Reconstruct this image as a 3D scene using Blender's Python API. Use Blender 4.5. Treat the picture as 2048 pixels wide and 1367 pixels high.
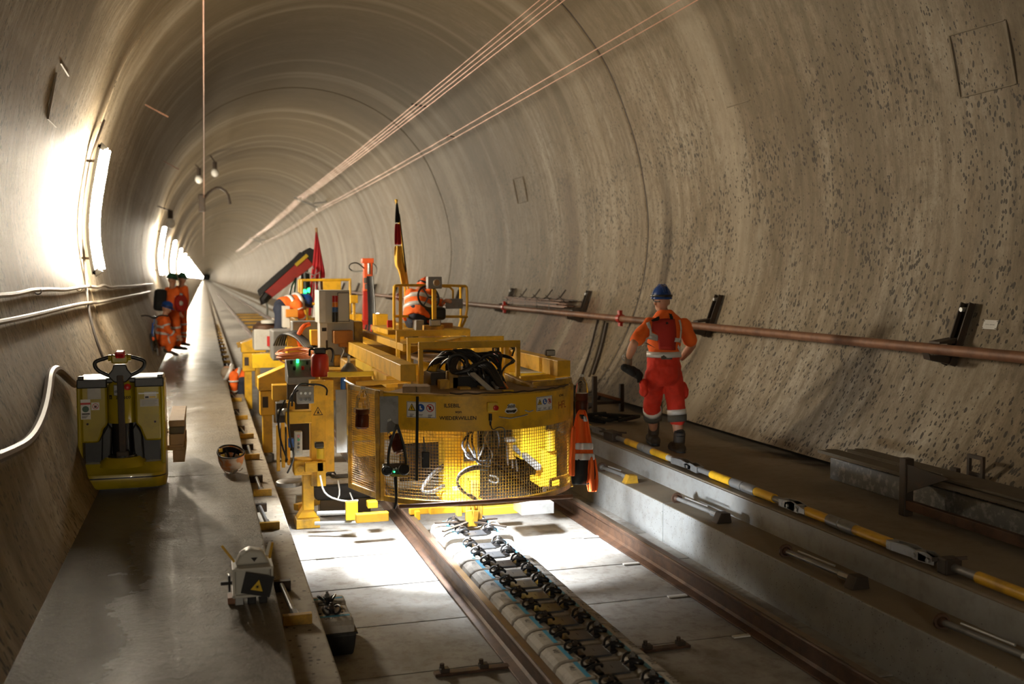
import bpy, bmesh, math, random
from mathutils import Vector, Matrix, Euler
random.seed(7)
for o in list(bpy.data.objects): bpy.data.objects.remove(o)
SC = bpy.context.scene; COL = SC.collection
V = Vector; PI = math.pi

# ------------------------------------------------------------------ camera
H = 2.35                                   # eye height above the track slab (z = 0); tunnel runs along +Y
FPX = 2000.0; CXP, CYP = 1024.0, 683.5     # focal length and centre for a 2048 x 1367 frame
YAW, PITCH = math.radians(17.086), math.radians(3.648)
cR = V((math.cos(YAW), -math.sin(YAW), 0))
cF = V((math.sin(YAW)*math.cos(PITCH), math.cos(YAW)*math.cos(PITCH), -math.sin(PITCH)))
cU = cR.cross(cF)
cam_d = bpy.data.cameras.new('camera'); cam = bpy.data.objects.new('camera', cam_d); COL.objects.link(cam)
M = Matrix((cR, cU, -cF)).transposed().to_4x4(); M.translation = V((0, 0, H)); cam.matrix_world = M
cam_d.sensor_width = 36; cam_d.lens = FPX/2048*36; cam_d.clip_start = .05; cam_d.clip_end = 2000
cam_d.dof.use_dof = True; cam_d.dof.focus_distance = 8.0; cam_d.dof.aperture_fstop = 1.7
SC.camera = cam
def pt(px, py, Y):                         # real point seen at a pixel of the photograph, at distance Y along the tunnel
    d = cR*((px-CXP)/FPX) - cU*((py-CYP)/FPX) + cF
    return V((0, 0, H)) + d*(Y/d.y)
def ptz(px, py, z):
    d = cR*((px-CXP)/FPX) - cU*((py-CYP)/FPX) + cF
    return V((0, 0, H)) + d*((z-H)/d.z)
def ptx(px, py, x):
    d = cR*((px-CXP)/FPX) - cU*((py-CYP)/FPX) + cF
    return V((0, 0, H)) + d*(x/d.x)

# ------------------------------------------------------------------ world, exposure, lamps
W = bpy.data.worlds.new('world'); SC.world = W; W.use_nodes = True
W.node_tree.nodes['Background'].inputs[0].default_value = (.9, .8, .62, 1)
W.node_tree.nodes['Background'].inputs[1].default_value = .012
SC.view_settings.view_transform = 'Standard'; SC.view_settings.look = 'None'
SC.view_settings.gamma = 1; SC.view_settings.use_curve_mapping = False
SC.view_settings.exposure = 0.0
SC.cycles.use_denoising = True; SC.cycles.max_bounces = 8; SC.cycles.sample_clamp_indirect = 6
TUBE_POWER = 540; LAMP_COL = (1.0, .87, .67)
def spot(loc, target, power, angle, blend=.3, col=(.93, .97, 1), rad=.10):
    l = bpy.data.lights.new('work_light', 'SPOT'); l.energy = power; l.spot_size = math.radians(angle); l.spot_blend = blend
    l.color = col; l.shadow_soft_size = rad
    o = bpy.data.objects.new('work_light', l); COL.objects.link(o); o.location = loc
    o.rotation_euler = (V(target)-V(loc)).to_track_quat('-Z', 'Y').to_euler(); return o
spot((1.80, 7.85, 1.10), (2.05, 7.75, 0), 560, 118, 1.0)         # floods under the guard, on mast and sleeper gripper
spot((2.50, 8.10, 1.12), (2.80, 8.50, .2), 380, 112, .9)
spot((1.30, 8.70, 1.12), (1.15, 8.60, 0), 330, 110, .9)
spot((2.72, 7.74, .52), (4.05, 8.05, .36), 150, 78, .8, (.84, .92, 1))   # low lamp under the guard rim, throws cold light onto the right kerb

# ------------------------------------------------------------------ materials
def nt(name):
    m = bpy.data.materials.new(name); m.use_nodes = True; t = m.node_tree
    return m, t, t.nodes, t.links, t.nodes['Principled BSDF']
def c4(c): return (c[0], c[1], c[2], 1)
def noise(t, vec, scale, detail=4, rough=.6, sc=None):
    n = t.nodes.new('ShaderNodeTexNoise'); n.inputs['Scale'].default_value = scale; n.inputs['Detail'].default_value = detail
    n.inputs['Roughness'].default_value = rough
    if sc:
        mp = t.nodes.new('ShaderNodeMapping'); mp.inputs['Scale'].default_value = sc; t.links.new(vec, mp.inputs[0]); vec = mp.outputs[0]
    t.links.new(vec, n.inputs['Vector']); return n.outputs['Fac']
def ramp(t, fac, stops):
    r = t.nodes.new('ShaderNodeValToRGB'); e = r.color_ramp.elements
    while len(e) < len(stops): e.new(.5)
    for i, (p, c) in enumerate(stops): e[i].position = p; e[i].color = c4(c) if not isinstance(c, (int, float)) else (c, c, c, 1)
    t.links.new(fac, r.inputs[0]); return r.outputs[0]
def mix(t, fac, a, b, mode='MIX'):
    m = t.nodes.new('ShaderNodeMix'); m.data_type = 'RGBA'; m.blend_type = mode
    for s, v in ((0, fac), (6, a), (7, b)):
        if hasattr(v, 'is_linked') or hasattr(v, 'links'): t.links.new(v, m.inputs[s])
        elif s == 0: m.inputs[0].default_value = v
        else: m.inputs[s].default_value = c4(v)
    return m.outputs[2]
def mth(t, op, a, b=None):
    m = t.nodes.new('ShaderNodeMath'); m.operation = op
    for i, v in ((0, a), (1, b)):
        if v is None: continue
        if isinstance(v, (int, float)): m.inputs[i].default_value = v
        else: t.links.new(v, m.inputs[i])
    return m.outputs[0]
def bump(t, h, strength, dist, bs):
    b = t.nodes.new('ShaderNodeBump'); b.inputs['Strength'].default_value = strength; b.inputs['Distance'].default_value = dist
    t.links.new(h, b.inputs['Height']); t.links.new(b.outputs[0], bs.inputs['Normal'])
MATS = {}
def paint(name, col, rough=.5, metal=0, dirt=.25, dirtcol=(.07, .05, .03), scale=6, bmp=.0, stops=(.5, .72), coat=0):
    m, t, N, L, bs = nt(name); tc = N.new('ShaderNodeTexCoord').outputs['Object']
    n = noise(t, tc, scale, 6, .65)
    f = ramp(t, n, [(stops[0], 0), (stops[1], 1)])
    f2 = mth(t, 'MULTIPLY', f, dirt)
    n2 = noise(t, tc, scale*.35, 2, .5)
    base = mix(t, n2, [c*.86 for c in col], [min(1, c*1.12) for c in col])
    L.new(mix(t, f2, base, dirtcol), bs.inputs['Base Color'])
    bs.inputs['Roughness'].default_value = rough; bs.inputs['Metallic'].default_value = metal
    if coat: bs.inputs['Coat Weight'].default_value = coat
    if bmp: bump(t, noise(t, tc, scale*8, 3), bmp, .004, bs)
    MATS[name] = m; return m
def emit(name, col, s):
    m, t, N, L, bs = nt(name); bs.inputs['Base Color'].default_value = c4(col)
    bs.inputs['Emission Color'].default_value = c4(col); bs.inputs['Emission Strength'].default_value = s; MATS[name] = m; return m

def vault_mat():
    m, t, N, L, bs = nt('vault concrete'); uv = N.new('ShaderNodeUVMap').outputs[0]
    big = noise(t, uv, .55, 5, .62, (1.3, .55, 1)); streak = noise(t, uv, 1, 7, .72, (9, .55, 1)); fine = noise(t, uv, 6, 6, .7, (2.2, .9, 1))
    mid = noise(t, uv, 1.7, 6, .68, (1.6, .5, 1))
    c = ramp(t, big, [(.30, (.135, .098, .052)), (.43, (.275, .212, .135)), (.55, (.37, .302, .212)), (.70, (.46, .40, .31))])
    c = mix(t, ramp(t, streak, [(.40, .62), (.60, 0)]), c, (.135, .1, .055))
    c = mix(t, ramp(t, mid, [(.52, 0), (.66, .5)]), c, (.46, .40, .31))
    c = mix(t, ramp(t, fine, [(.38, .6), (.52, 0)]), c, (.15, .11, .065))
    blot = noise(t, uv, 2.6, 8, .78, (1.3, .7, 1)); c = mix(t, ramp(t, blot, [(.54, 0), (.66, .62)]), c, (.13, .095, .05))
    grain = noise(t, uv, 34, 4, .7, (1.6, .8, 1)); c = mix(t, ramp(t, grain, [(.34, .45), (.5, 0)]), c, (.12, .09, .055))
    sep = N.new('ShaderNodeSeparateXYZ'); L.new(uv, sep.inputs[0])
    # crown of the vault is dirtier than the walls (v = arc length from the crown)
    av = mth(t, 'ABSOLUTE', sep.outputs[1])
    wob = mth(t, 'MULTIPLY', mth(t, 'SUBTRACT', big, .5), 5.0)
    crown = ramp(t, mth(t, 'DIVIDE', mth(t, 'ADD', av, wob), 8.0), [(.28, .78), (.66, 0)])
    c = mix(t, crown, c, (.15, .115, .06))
    # broad circumferential bands from the pours, and rust-brown wet stains on the right wall
    bandn = noise(t, uv, 1, 3, .6, (.75, .05, 1)); c = mix(t, ramp(t, bandn, [(.36, .5), (.48, 0)]), c, (.17, .128, .075)); c = mix(t, ramp(t, bandn, [(.54, 0), (.64, .42)]), c, (.50, .435, .335))
    u_, v_ = sep.outputs[0], sep.outputs[1]; edge = mth(t, 'MULTIPLY', mth(t, 'SUBTRACT', streak, .5), .9)
    def stain(c, u0, u1, v0, v1, col, k):
        f = mth(t, 'MULTIPLY', mth(t, 'GREATER_THAN', mth(t, 'ADD', u_, edge), u0), mth(t, 'LESS_THAN', mth(t, 'ADD', u_, edge), u1))
        g = mth(t, 'MULTIPLY', mth(t, 'GREATER_THAN', mth(t, 'ADD', v_, edge), v0), mth(t, 'LESS_THAN', mth(t, 'ADD', v_, edge), v1))
        return mix(t, mth(t, 'MULTIPLY', mth(t, 'MULTIPLY', f, g), k), c, col)
    c = stain(c, 15.4, 16.3, 7.45, 9, (.17, .10, .065), .7); c = stain(c, 16.7, 18.2, 7.4, 9, (.19, .115, .075), .75); c = stain(c, 16.9, 17.35, 5.2, 7.5, (.15, .10, .06), .6)
    # pores, dense low on the walls
    vo = N.new('ShaderNodeTexVoronoi'); mp = N.new('ShaderNodeMapping'); mp.inputs['Scale'].default_value = (36, 19, 1)
    wn = N.new('ShaderNodeMixRGB'); wn.blend_type = 'ADD'; wn.inputs[0].default_value = .05
    nz = N.new('ShaderNodeTexNoise'); nz.inputs['Scale'].default_value = 9; L.new(uv, nz.inputs['Vector'])
    L.new(uv, wn.inputs[1]); L.new(nz.outputs['Color'], wn.inputs[2]); L.new(wn.outputs[0], mp.inputs[0]); L.new(mp.outputs[0], vo.inputs['Vector']); vo.inputs['Scale'].default_value = 1
    vsep = N.new('ShaderNodeSeparateColor'); L.new(vo.outputs['Color'], vsep.inputs[0])
    size = mth(t, 'MULTIPLY', mth(t, 'POWER', vsep.outputs[0], 1.6), .49)
    clus = ramp(t, noise(t, uv, 1.1, 3, .6), [(.34, .1), (.58, 1)])
    low = ramp(t, mth(t, 'DIVIDE', av, 10.0), [(.30, 0), (.54, 1)])
    size = mth(t, 'MULTIPLY', size, mth(t, 'MULTIPLY', mth(t, 'ADD', clus, .35), low))
    pit = mth(t, 'LESS_THAN', vo.outputs['Distance'], size)
    c = mix(t, mth(t, 'MULTIPLY', pit, .88), c, (.035, .028, .02))
    L.new(c, bs.inputs['Base Color'])
    bs.inputs['Roughness'].default_value = .62; bs.inputs['Specular IOR Level'].default_value = .35
    hgt = mth(t, 'SUBTRACT', mth(t, 'ADD', mth(t, 'MULTIPLY', fine, .5), mth(t, 'MULTIPLY', streak, .6)), mth(t, 'MULTIPLY', pit, 1.2))
    bump(t, hgt, .35, .02, bs); MATS['vault'] = m
def slab_mat(name, a, b, dark, wet=0, pores=0, sc=1.0, spec=.4, top=None):
    m, t, N, L, bs = nt(name); g = N.new('ShaderNodeNewGeometry').outputs['Position']
    n1 = noise(t, g, 1.1*sc, 6, .65); n2 = noise(t, g, 9*sc, 6, .7); n3 = noise(t, g, 60, 3, .6); n4 = noise(t, g, 2.4*sc, 4, .6, (1, .5, 1))
    c = mix(t, ramp(t, n1, [(.35, 0), (.65, 1)]), a, b)
    c = mix(t, ramp(t, n2, [(.35, .55), (.52, 0)]), c, dark)
    c = mix(t, ramp(t, n4, [(.56, 0), (.7, .6)]), c, dark)
    h = mth(t, 'ADD', mth(t, 'MULTIPLY', n3, .35), n2)
    if pores:
        vo = N.new('ShaderNodeTexVoronoi'); vo.inputs['Scale'].default_value = pores; L.new(g, vo.inputs['Vector'])
        vs = N.new('ShaderNodeSeparateColor'); L.new(vo.outputs['Color'], vs.inputs[0])
        pit = mth(t, 'LESS_THAN', vo.outputs['Distance'], mth(t, 'MULTIPLY', mth(t, 'POWER', vs.outputs[0], 2.0), .33))
        c = mix(t, mth(t, 'MULTIPLY', pit, .85), c, (.03, .025, .02)); h = mth(t, 'SUBTRACT', h, pit)
    if top:                                # dust lies on level faces
        nz = N.new('ShaderNodeSeparateXYZ'); L.new(N.new('ShaderNodeNewGeometry').outputs['Normal'], nz.inputs[0])
        c = mix(t, ramp(t, nz.outputs[2], [(.5, 0), (.9, 1)]), c, mix(t, n2, [x*.75 for x in top], top))
    L.new(c, bs.inputs['Base Color'])
    if wet:
        px_ = N.new('ShaderNodeSeparateXYZ'); L.new(g, px_.inputs[0])          # standing damp towards the wall side
        damp = ramp(t, mth(t, 'ADD', mth(t, 'ADD', mth(t, 'MULTIPLY', px_.outputs[0], -1.0), .15), mth(t, 'MULTIPLY', mth(t, 'SUBTRACT', n1, .5), .9)), [(.0, 0), (.7, 1)])
        L.new(mix(t, damp, (.62, .62, .62), (.22, .22, .22)), bs.inputs['Roughness'])
        L.new(mix(t, mth(t, 'MULTIPLY', damp, .68), c, (.035, .026, .016)), bs.inputs['Base Color'])
        bump(t, mth(t, 'ADD', mth(t, 'MULTIPLY', noise(t, g, 48, 4, .7), 1.3), mth(t, 'MULTIPLY', noise(t, g, 9, 3, .5), .8)), 1.0, .020, bs)
    else:
        bs.inputs['Roughness'].default_value = .75; bump(t, h, .4, .008, bs)
    bs.inputs['Specular IOR Level'].default_value = spec; MATS[name] = m; return m
vault_mat()
slab_mat('slab', (.30, .285, .26), (.40, .385, .36), (.17, .14, .11))
slab_mat('walkway left', (.19, .155, .108), (.25, .21, .152), (.12, .093, .06), wet=1, sc=1.5, spec=.38)
slab_mat('walkway right', (.235, .195, .14), (.29, .24, .175), (.2, .16, .11))
slab_mat('kerb', (.33, .33, .315), (.39, .39, .375), (.26, .25, .22), pores=34, top=(.29, .235, .165))
slab_mat('ledge', (.36, .31, .24), (.42, .37, .29), (.2, .16, .12), pores=26)
slab_mat('sleeper concrete', (.44, .415, .375), (.52, .49, .45), (.30, .27, .23), sc=2)
YEL = paint('yellow', (.80, .45, .02), .42, dirt=.55, dirtcol=(.16, .085, .02), scale=5, stops=(.48, .72))
paint('yellow dirty', (.60, .335, .025), .5, dirt=.8, dirtcol=(.10, .065, .03), scale=7, stops=(.42, .66))
paint('yellow bright and lit', (.80, .52, .02), .4, dirt=.3, scale=5)  # lighter yellow: lamplight on the mast put into the colour; also small fittings
paint('truck yellow', (.43, .33, .010), .3, dirt=.35, dirtcol=(.13, .09, .02), scale=4, coat=.3)
paint('rust', (.115, .058, .032), .6, .25, dirt=.8, dirtcol=(.045, .026, .018), scale=9, bmp=.3, stops=(.4, .65))
paint('rail head', (.17, .125, .09), .38, .55, dirt=.6, dirtcol=(.07, .04, .025), scale=7)
paint('pipe rust', (.26, .12, .06), .55, .1, dirt=.7, dirtcol=(.11, .05, .03), scale=5, stops=(.42, .66))
paint('dark iron', (.055, .042, .032), .6, .3, dirt=.5, dirtcol=(.12, .06, .03), scale=8)
paint('black', (.014, .014, .015), .33, dirt=.25, dirtcol=(.06, .05, .04), scale=9)
paint('rubber', (.022, .022, .023), .6, dirt=.35, dirtcol=(.09, .075, .06), scale=8)
paint('clip', (.02, .02, .022), .32, .2, dirt=.35, dirtcol=(.09, .08, .07), scale=20)
paint('pad', (.055, .058, .065), .35, dirt=.35, dirtcol=(.14, .13, .11), scale=11)
paint('galv', (.42, .43, .43), .38, .55, dirt=.4, dirtcol=(.16, .14, .12), scale=9)
paint('grey steel', (.25, .25, .245), .42, .3, dirt=.5, dirtcol=(.1, .085, .07), scale=8)
paint('cabinet grey', (.56, .55, .50), .5, dirt=.4, dirtcol=(.26, .22, .16), scale=4)
paint('white', (.75, .74, .70), .5, dirt=.2, scale=5)
paint('tape blue', (.06, .36, .60), .5, dirt=.3, dirtcol=(.3, .33, .33), scale=14)
paint('orange fabric', (.95, .15, .014), .8, dirt=.22, dirtcol=(.30, .05, .01), scale=7, bmp=.25)
paint('red fabric', (.70, .036, .014), .8, dirt=.4, dirtcol=(.26, .02, .012), scale=6, bmp=.25)
paint('deep red fabric', (.42, .022, .012), .8, dirt=.35, dirtcol=(.22, .016, .01), scale=6, bmp=.25)
paint('navy fabric', (.018, .024, .045), .85, dirt=.2, scale=7, bmp=.2)
paint('grey fabric', (.085, .077, .06), .9, dirt=.3, scale=9, bmp=.3)
paint('reflective', (.70, .70, .68), .35, .15, dirt=.25, dirtcol=(.4, .38, .34), scale=16)
paint('skin', (.50, .25, .15), .5, dirt=.25, dirtcol=(.33, .14, .08), scale=10)
paint('glove', (.20, .155, .11), .85, dirt=.5, scale=22, bmp=.3)
paint('boot', (.05, .038, .027), .7, dirt=.6, dirtcol=(.11, .085, .06), scale=13, bmp=.3)
paint('hair', (.22, .17, .12), .7, scale=30)
paint('helmet blue', (.012, .055, .24), .22, dirt=.2, dirtcol=(.02, .04, .1), scale=6, coat=.4)
paint('helmet green', (.02, .10, .05), .3); paint('orange shell', (.60, .22, .06), .4, dirt=.9, dirtcol=(.62, .55, .45), scale=11, stops=(.46, .54))
paint('red paint', (.48, .028, .018), .38, dirt=.4, dirtcol=(.16, .02, .02), scale=5)
paint('crane orange', (.78, .12, .03), .4, dirt=.35, dirtcol=(.3, .06, .02), scale=5)
paint('red shiny', (.50, .012, .012), .28); paint('orange box', (.56, .21, .02), .5, dirt=.35, scale=8)
paint('panel grey', (.13, .125, .115), .5, .2, dirt=.7, dirtcol=(.3, .28, .25), scale=14, stops=(.5, .6)); paint('wood', (.36, .235, .125), .75, dirt=.5, dirtcol=(.15, .09, .045), scale=9, bmp=.2)
paint('dark wood', (.105, .082, .052), .8, dirt=.5, dirtcol=(.05, .04, .028), scale=9, bmp=.2)
paint('cable grey', (.27, .235, .19), .5, dirt=.5, dirtcol=(.16, .13, .1), scale=10)
paint('hose brown', (.12, .075, .045), .55, dirt=.5, dirtcol=(.16, .11, .07), scale=8)
paint('copper', (.62, .33, .22), .38, .6, dirt=.2, scale=5)
paint('cable orange', (.70, .25, .11), .5, dirt=.3, scale=12)
paint('blue plastic', (.03, .10, .30), .35); paint('green plastic', (.02, .33, .10), .4)
paint('amber', (.75, .22, .02), .3); paint('gold', (.70, .42, .05), .6, dirt=.2); paint('black cloth', (.012, .013, .012), .9)
paint('flag red', (.50, .02, .03), .8, dirt=.3, scale=3); paint('flag white', (.62, .6, .58), .8); paint('flag gold', (.72, .44, .06), .8, dirt=.2, dirtcol=(.5, .28, .03), scale=3)
paint('label red', (.55, .03, .025), .5, dirt=0); paint('label yellow', (.80, .52, .02), .5, dirt=0); paint('label blue', (.02, .09, .38), .5, dirt=0)
paint('ink', (.018, .014, .01), .7, dirt=0); paint('ink red', (.30, .03, .012), .7, dirt=.3); paint('label white', (.78, .77, .74), .45, dirt=.12, dirtcol=(.5, .46, .38))
paint('beer', (.12, .022, .008), .25, dirt=.1); paint('cocoa red', (.17, .022, .015), .5, dirt=.3, scale=20)
emit('led green', (.03, 1, .2), 5); emit('led white', (.8, 1, .9), 14)
emit('tube light', LAMP_COL, TUBE_POWER)
def glass():
    m, t, N, L, bs = nt('clear plastic'); bs.inputs['Base Color'].default_value = (.95, .97, .96, 1); bs.inputs['Roughness'].default_value = .08
    bs.inputs['Transmission Weight'].default_value = 1; bs.inputs['IOR'].default_value = 1.15; MATS['clear plastic'] = m
glass()
MT = lambda n: MATS[n]

# ------------------------------------------------------------------ object helpers
def worg(o):
    p = V((0, 0, 0))
    while o is not None: p += o.location; o = o.parent
    return p
def tag(o, label=None, cat=None, group=None, kind=None):
    for k, v in (('label', label), ('category', cat), ('group', group), ('kind', kind)):
        if v: o[k] = v
    return o
def thing(name, label, cat, loc=(0, 0, 0), group=None):
    o = bpy.data.objects.new(name, None); COL.objects.link(o); o.location = loc; o.empty_display_size = .05
    return tag(o, label, cat, group)
def frame(d, up=V((0, 0, 1))):
    d = V(d).normalized(); s = d.cross(up)
    if s.length < 1e-4: s = d.cross(V((0, 1, 0)))
    s.normalize(); return s, s.cross(d).normalized(), d      # side, up, forward
class MB:
    def __init__(s): s.b = bmesh.new()
    def quadstrip(s, rings, close=True, caps=True):
        vs = [[s.b.verts.new(p) for p in r] for r in rings]; n = len(vs[0])
        for a, b in zip(vs, vs[1:]):
            for i in range(n if close else n-1):
                j = (i+1) % n
                try: s.b.faces.new((a[i], a[j], b[j], b[i]))
                except ValueError: pass
        if caps and close:
            for r in (vs[0][::-1], vs[-1]):
                try: s.b.faces.new(r)
                except ValueError: pass
        return s
    def box(s, c, d, rot=None):
        c = V(c); h = V(d)/2; m = Euler(rot).to_matrix() if rot else Matrix.Identity(3)
        f = lambda x, y, z: c + m @ V((x*h.x, y*h.y, z*h.z))
        return s.quadstrip([[f(-1, -1, k), f(1, -1, k), f(1, 1, k), f(-1, 1, k)] for k in (-1, 1)])
    def bb(s, a, b):                          # box from corner to corner
        a = V(a); b = V(b); return s.box((a+b)/2, [abs(x) for x in (b-a)])
    def bar(s, a, b, w, h=None, up=V((0, 0, 1))):
        a = V(a); b = V(b); h = h or w; sd, u, d = frame(b-a, up); sd = sd*w/2; u = u*h/2
        return s.quadstrip([[p-sd-u, p+sd-u, p+sd+u, p-sd+u] for p in (a, b)])
    def ring(s, c, ax, r, n, r2=None, up=V((0, 0, 1))):
        sd, u, d = frame(ax, up); r2 = r if r2 is None else r2
        return [V(c) + sd*math.cos(2*PI*i/n)*r + u*math.sin(2*PI*i/n)*r2 for i in range(n)]
    def cyl(s, a, b, r, r2=None, n=12):
        a = V(a); b = V(b); return s.quadstrip([s.ring(a, b-a, r, n), s.ring(b, b-a, r if r2 is None else r2, n)])
    def lathe(s, o, ax, prof, n=16):         # prof: (distance along axis, radius)
        o = V(o); ax = V(ax).normalized(); return s.quadstrip([s.ring(o+ax*h, ax, max(r, 1e-4), n) for h, r in prof])
    def tube(s, pts, r, n=6, smooth=0, closed=False):
        pts = [V(p) for p in pts]
        for _ in range(smooth):
            q = [pts[0]]
            for a, b in zip(pts, pts[1:]): q += [a*.75+b*.25, a*.25+b*.75]
            pts = q + [pts[-1]]
        rr = r if callable(r) else (lambda k: r); N = len(pts); rings = []; u0 = None
        for i, p in enumerate(pts):
            d = (pts[min(i+1, N-1)] - pts[max(i-1, 0)])
            if d.length < 1e-7: d = V((0, 0, 1))
            d.normalize()
            if u0 is None: u0 = frame(d)[1]
            u0 = (u0 - d*u0.dot(d))
            if u0.length < 1e-4: u0 = frame(d)[1]
            u0.normalize(); sd = d.cross(u0); R = rr(i/max(N-1, 1))
            rings.append([p + sd*math.cos(2*PI*k/n)*R + u0*math.sin(2*PI*k/n)*R for k in range(n)])
        return s.quadstrip(rings)
    def loft(s, secs, n=16):                  # secs: (centre, axis, rx, ry, up)
        return s.quadstrip([s.ring(c, ax, rx, n, ry, up=V(up)) for c, ax, rx, ry, up in secs])
    def prism(s, poly, ax):                   # polygon of 3-D points pushed along ax
        ax = V(ax); return s.quadstrip([[V(p) for p in poly], [V(p)+ax for p in poly]])
    def ball(s, c, r, n=12, m=8, rot=None):
        c = V(c); r = V(r) if not isinstance(r, (int, float)) else V((r, r, r)); mm = Euler(rot).to_matrix() if rot else Matrix.Identity(3)
        return s.quadstrip([[c + mm @ V((r.x*math.sin(a)*math.cos(2*PI*i/n), r.y*math.sin(a)*math.sin(2*PI*i/n), -r.z*math.cos(a))) for i in range(n)]
                            for a in [max(1e-3, min(PI-1e-3, PI*k/m)) for k in range(m+1)]])
    def grid(s, rows):
        return s.quadstrip(rows, close=False, caps=False)
    def torus(s, c, ax, R, r, n=20, k=6, a0=0, a1=2*PI):
        sd, u, d = frame(ax); pts = [V(c)+sd*math.cos(a0+(a1-a0)*i/n)*R+u*math.sin(a0+(a1-a0)*i/n)*R for i in range(n+1)]
        return s.tube(pts, r, k)
    def obj(s, name, mat, parent=None, bevel=0, smooth=False, label=None, kind=None, sub=0, solid=0):
        o0 = worg(parent)
        for v in s.b.verts: v.co -= o0
        bmesh.ops.recalc_face_normals(s.b, faces=s.b.faces[:])
        me = bpy.data.meshes.new(name); s.b.to_mesh(me); s.b.free()
        me.materials.append(MATS[mat] if isinstance(mat, str) else mat)
        if smooth:
            for p in me.polygons: p.use_smooth = True
            if smooth != 'all': me.set_sharp_from_angle(angle=math.radians(42))
        o = bpy.data.objects.new(name, me); COL.objects.link(o); o.parent = parent
        if solid: k = o.modifiers.new('s', 'SOLIDIFY'); k.thickness = solid; k.offset = 0
        if bevel: k = o.modifiers.new('b', 'BEVEL'); k.width = bevel; k.segments = 2; k.limit_method = 'ANGLE'; k.angle_limit = math.radians(40)
        if sub: k = o.modifiers.new('u', 'SUBSURF'); k.levels = sub; k.render_levels = sub
        if label: o['label'] = label
        if kind: o['kind'] = kind
        return o
def text_mesh(body, size, place, mat, parent, name='lettering', align='CENTER', offset=0):
    cu = bpy.data.curves.new('t', 'FONT'); cu.body = body; cu.size = size; cu.align_x = align; cu.align_y = 'CENTER'; cu.offset = offset
    cu.resolution_u = 2
    to = bpy.data.objects.new('t', cu); COL.objects.link(to); bpy.context.view_layer.update()
    me = bpy.data.meshes.new_from_object(to.evaluated_get(bpy.context.evaluated_depsgraph_get())); bpy.data.objects.remove(to)
    o0 = worg(parent)
    for v in me.vertices: v.co = V(place(v.co.x, v.co.y)) - o0
    me.name = name; me.materials.clear(); me.materials.append(MATS[mat]); o = bpy.data.objects.new(name, me); COL.objects.link(o); o.parent = parent
    return o
def copy_tree(o, parent=None, loc=None, rz=None, label=None):
    c = o.copy(); COL.objects.link(c); c.parent = parent
    if loc is not None: c.location = loc
    if rz is not None: c.rotation_euler.z = rz
    if label: c['label'] = label
    for ch in list(o.children): copy_tree(ch, c)
    return c
# ================================================================== THE SETTING
TCX, TCZ, TR = 2.49, 3.19, 3.96            # centre and radius of the lining
RAD = [(-140, 1.115), (-129.5, 1.075), (-115, 1.02), (-97, 1.01), (-80, .988), (-70, .98), (-58, .99), (-45, 1.0), (-30, 1.012), (0, 1.02), (36, 1.02), (50, 1.006),
       (68, .985), (80, .985), (92, .995), (105, 1.0), (120, 1.0), (140, 1.0)]   # degrees from the crown, + to the right
def rfac(a):
    for (a0, r0), (a1, r1) in zip(RAD, RAD[1:]):
        if a <= a1:
            k = (a-a0)/(a1-a0); k = k*k*(3-2*k); return r0+(r1-r0)*k
    return RAD[-1][1]
def wallp(a, Y, d=0):                      # point on the lining, d metres in front of it
    r = TR*rfac(a)-d; t = math.radians(a); return V((TCX+math.sin(t)*r, Y, TCZ+math.cos(t)*r))
def wall_at(side, z, Y, d=0):              # lining point at height z
    lo, hi = (0, 140) if side > 0 else (-140, 0)
    for _ in range(40):
        m = (lo+hi)/2; zz = wallp(m, Y).z
        if side > 0: lo, hi = (m, hi) if zz > z else (lo, m)
        else: lo, hi = (lo, m) if zz > z else (m, hi)
    return wallp(m, Y, d)
def lining(name, a0, a1, y0, y1, parent, n, chamfer=.05, kind=None):
    b = bmesh.new(); uvl = b.loops.layers.uv.new('UVMap'); rows = []
    prof = [(y0, -.035), (y0+chamfer, 0), ((y0+y1)/2, 0), (y1-chamfer, 0), (y1, -.035)] if chamfer else [(y0, 0), (y1, 0)]
    for i in range(n+1):
        a = a0+(a1-a0)*i/n
        rows.append([(b.verts.new(wallp(a, y, d)), y, math.radians(a)*TR) for y, d in prof])
    for r, q in zip(rows, rows[1:]):
        for k in range(len(prof)-1):
            vs = [r[k], r[k+1], q[k+1], q[k]]
            f = b.faces.new([v[0] for v in vs]); f.smooth = True
            for l, v in zip(f.loops, vs): l[uvl].uv = (v[1], v[2])
    bmesh.ops.recalc_face_normals(b, faces=b.faces[:])
    me = bpy.data.meshes.new(name); b.to_mesh(me); b.free(); me.materials.append(MATS['vault'])
    me.set_sharp_from_angle(angle=math.radians(30))
    o = bpy.data.objects.new(name, me); COL.objects.link(o); o.parent = parent
    if kind: o['kind'] = kind
    return o
SEG = 12.55; Y1 = 13.93
sets = []
for nm, a0, a1, n in (('wall_left', -131, -76, 20), ('ceiling', -76, 76, 44), ('wall_right', 76, 130, 18)):
    e = bpy.data.objects.new(nm, None); COL.objects.link(e); e['kind'] = 'structure'
    for k in range(-2, 16):
        lining('lining_segment', a0, a1, Y1+k*SEG, Y1+(k+1)*SEG, e, n)
    for k in range(16, 40, 1):
        lining('lining_segment', a0, a1, Y1+k*SEG, Y1+(k+1)*SEG, e, max(6, n//3), .0)
    for k in range(40, 120, 8):
        lining('lining_segment', a0, a1, Y1+k*SEG, Y1+(k+8)*SEG, e, max(6, n//3), .0)
    for k in range(-1, 16):                # dark sealing strip in every ring joint
        m = MB(); y = Y1+k*SEG
        m.grid([[wallp(a0+(a1-a0)*i/n, y+d, -.012) for d in (-.022, .022)] for i in range(n+1)]).obj('joint_seal', 'dark iron', e)
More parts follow.
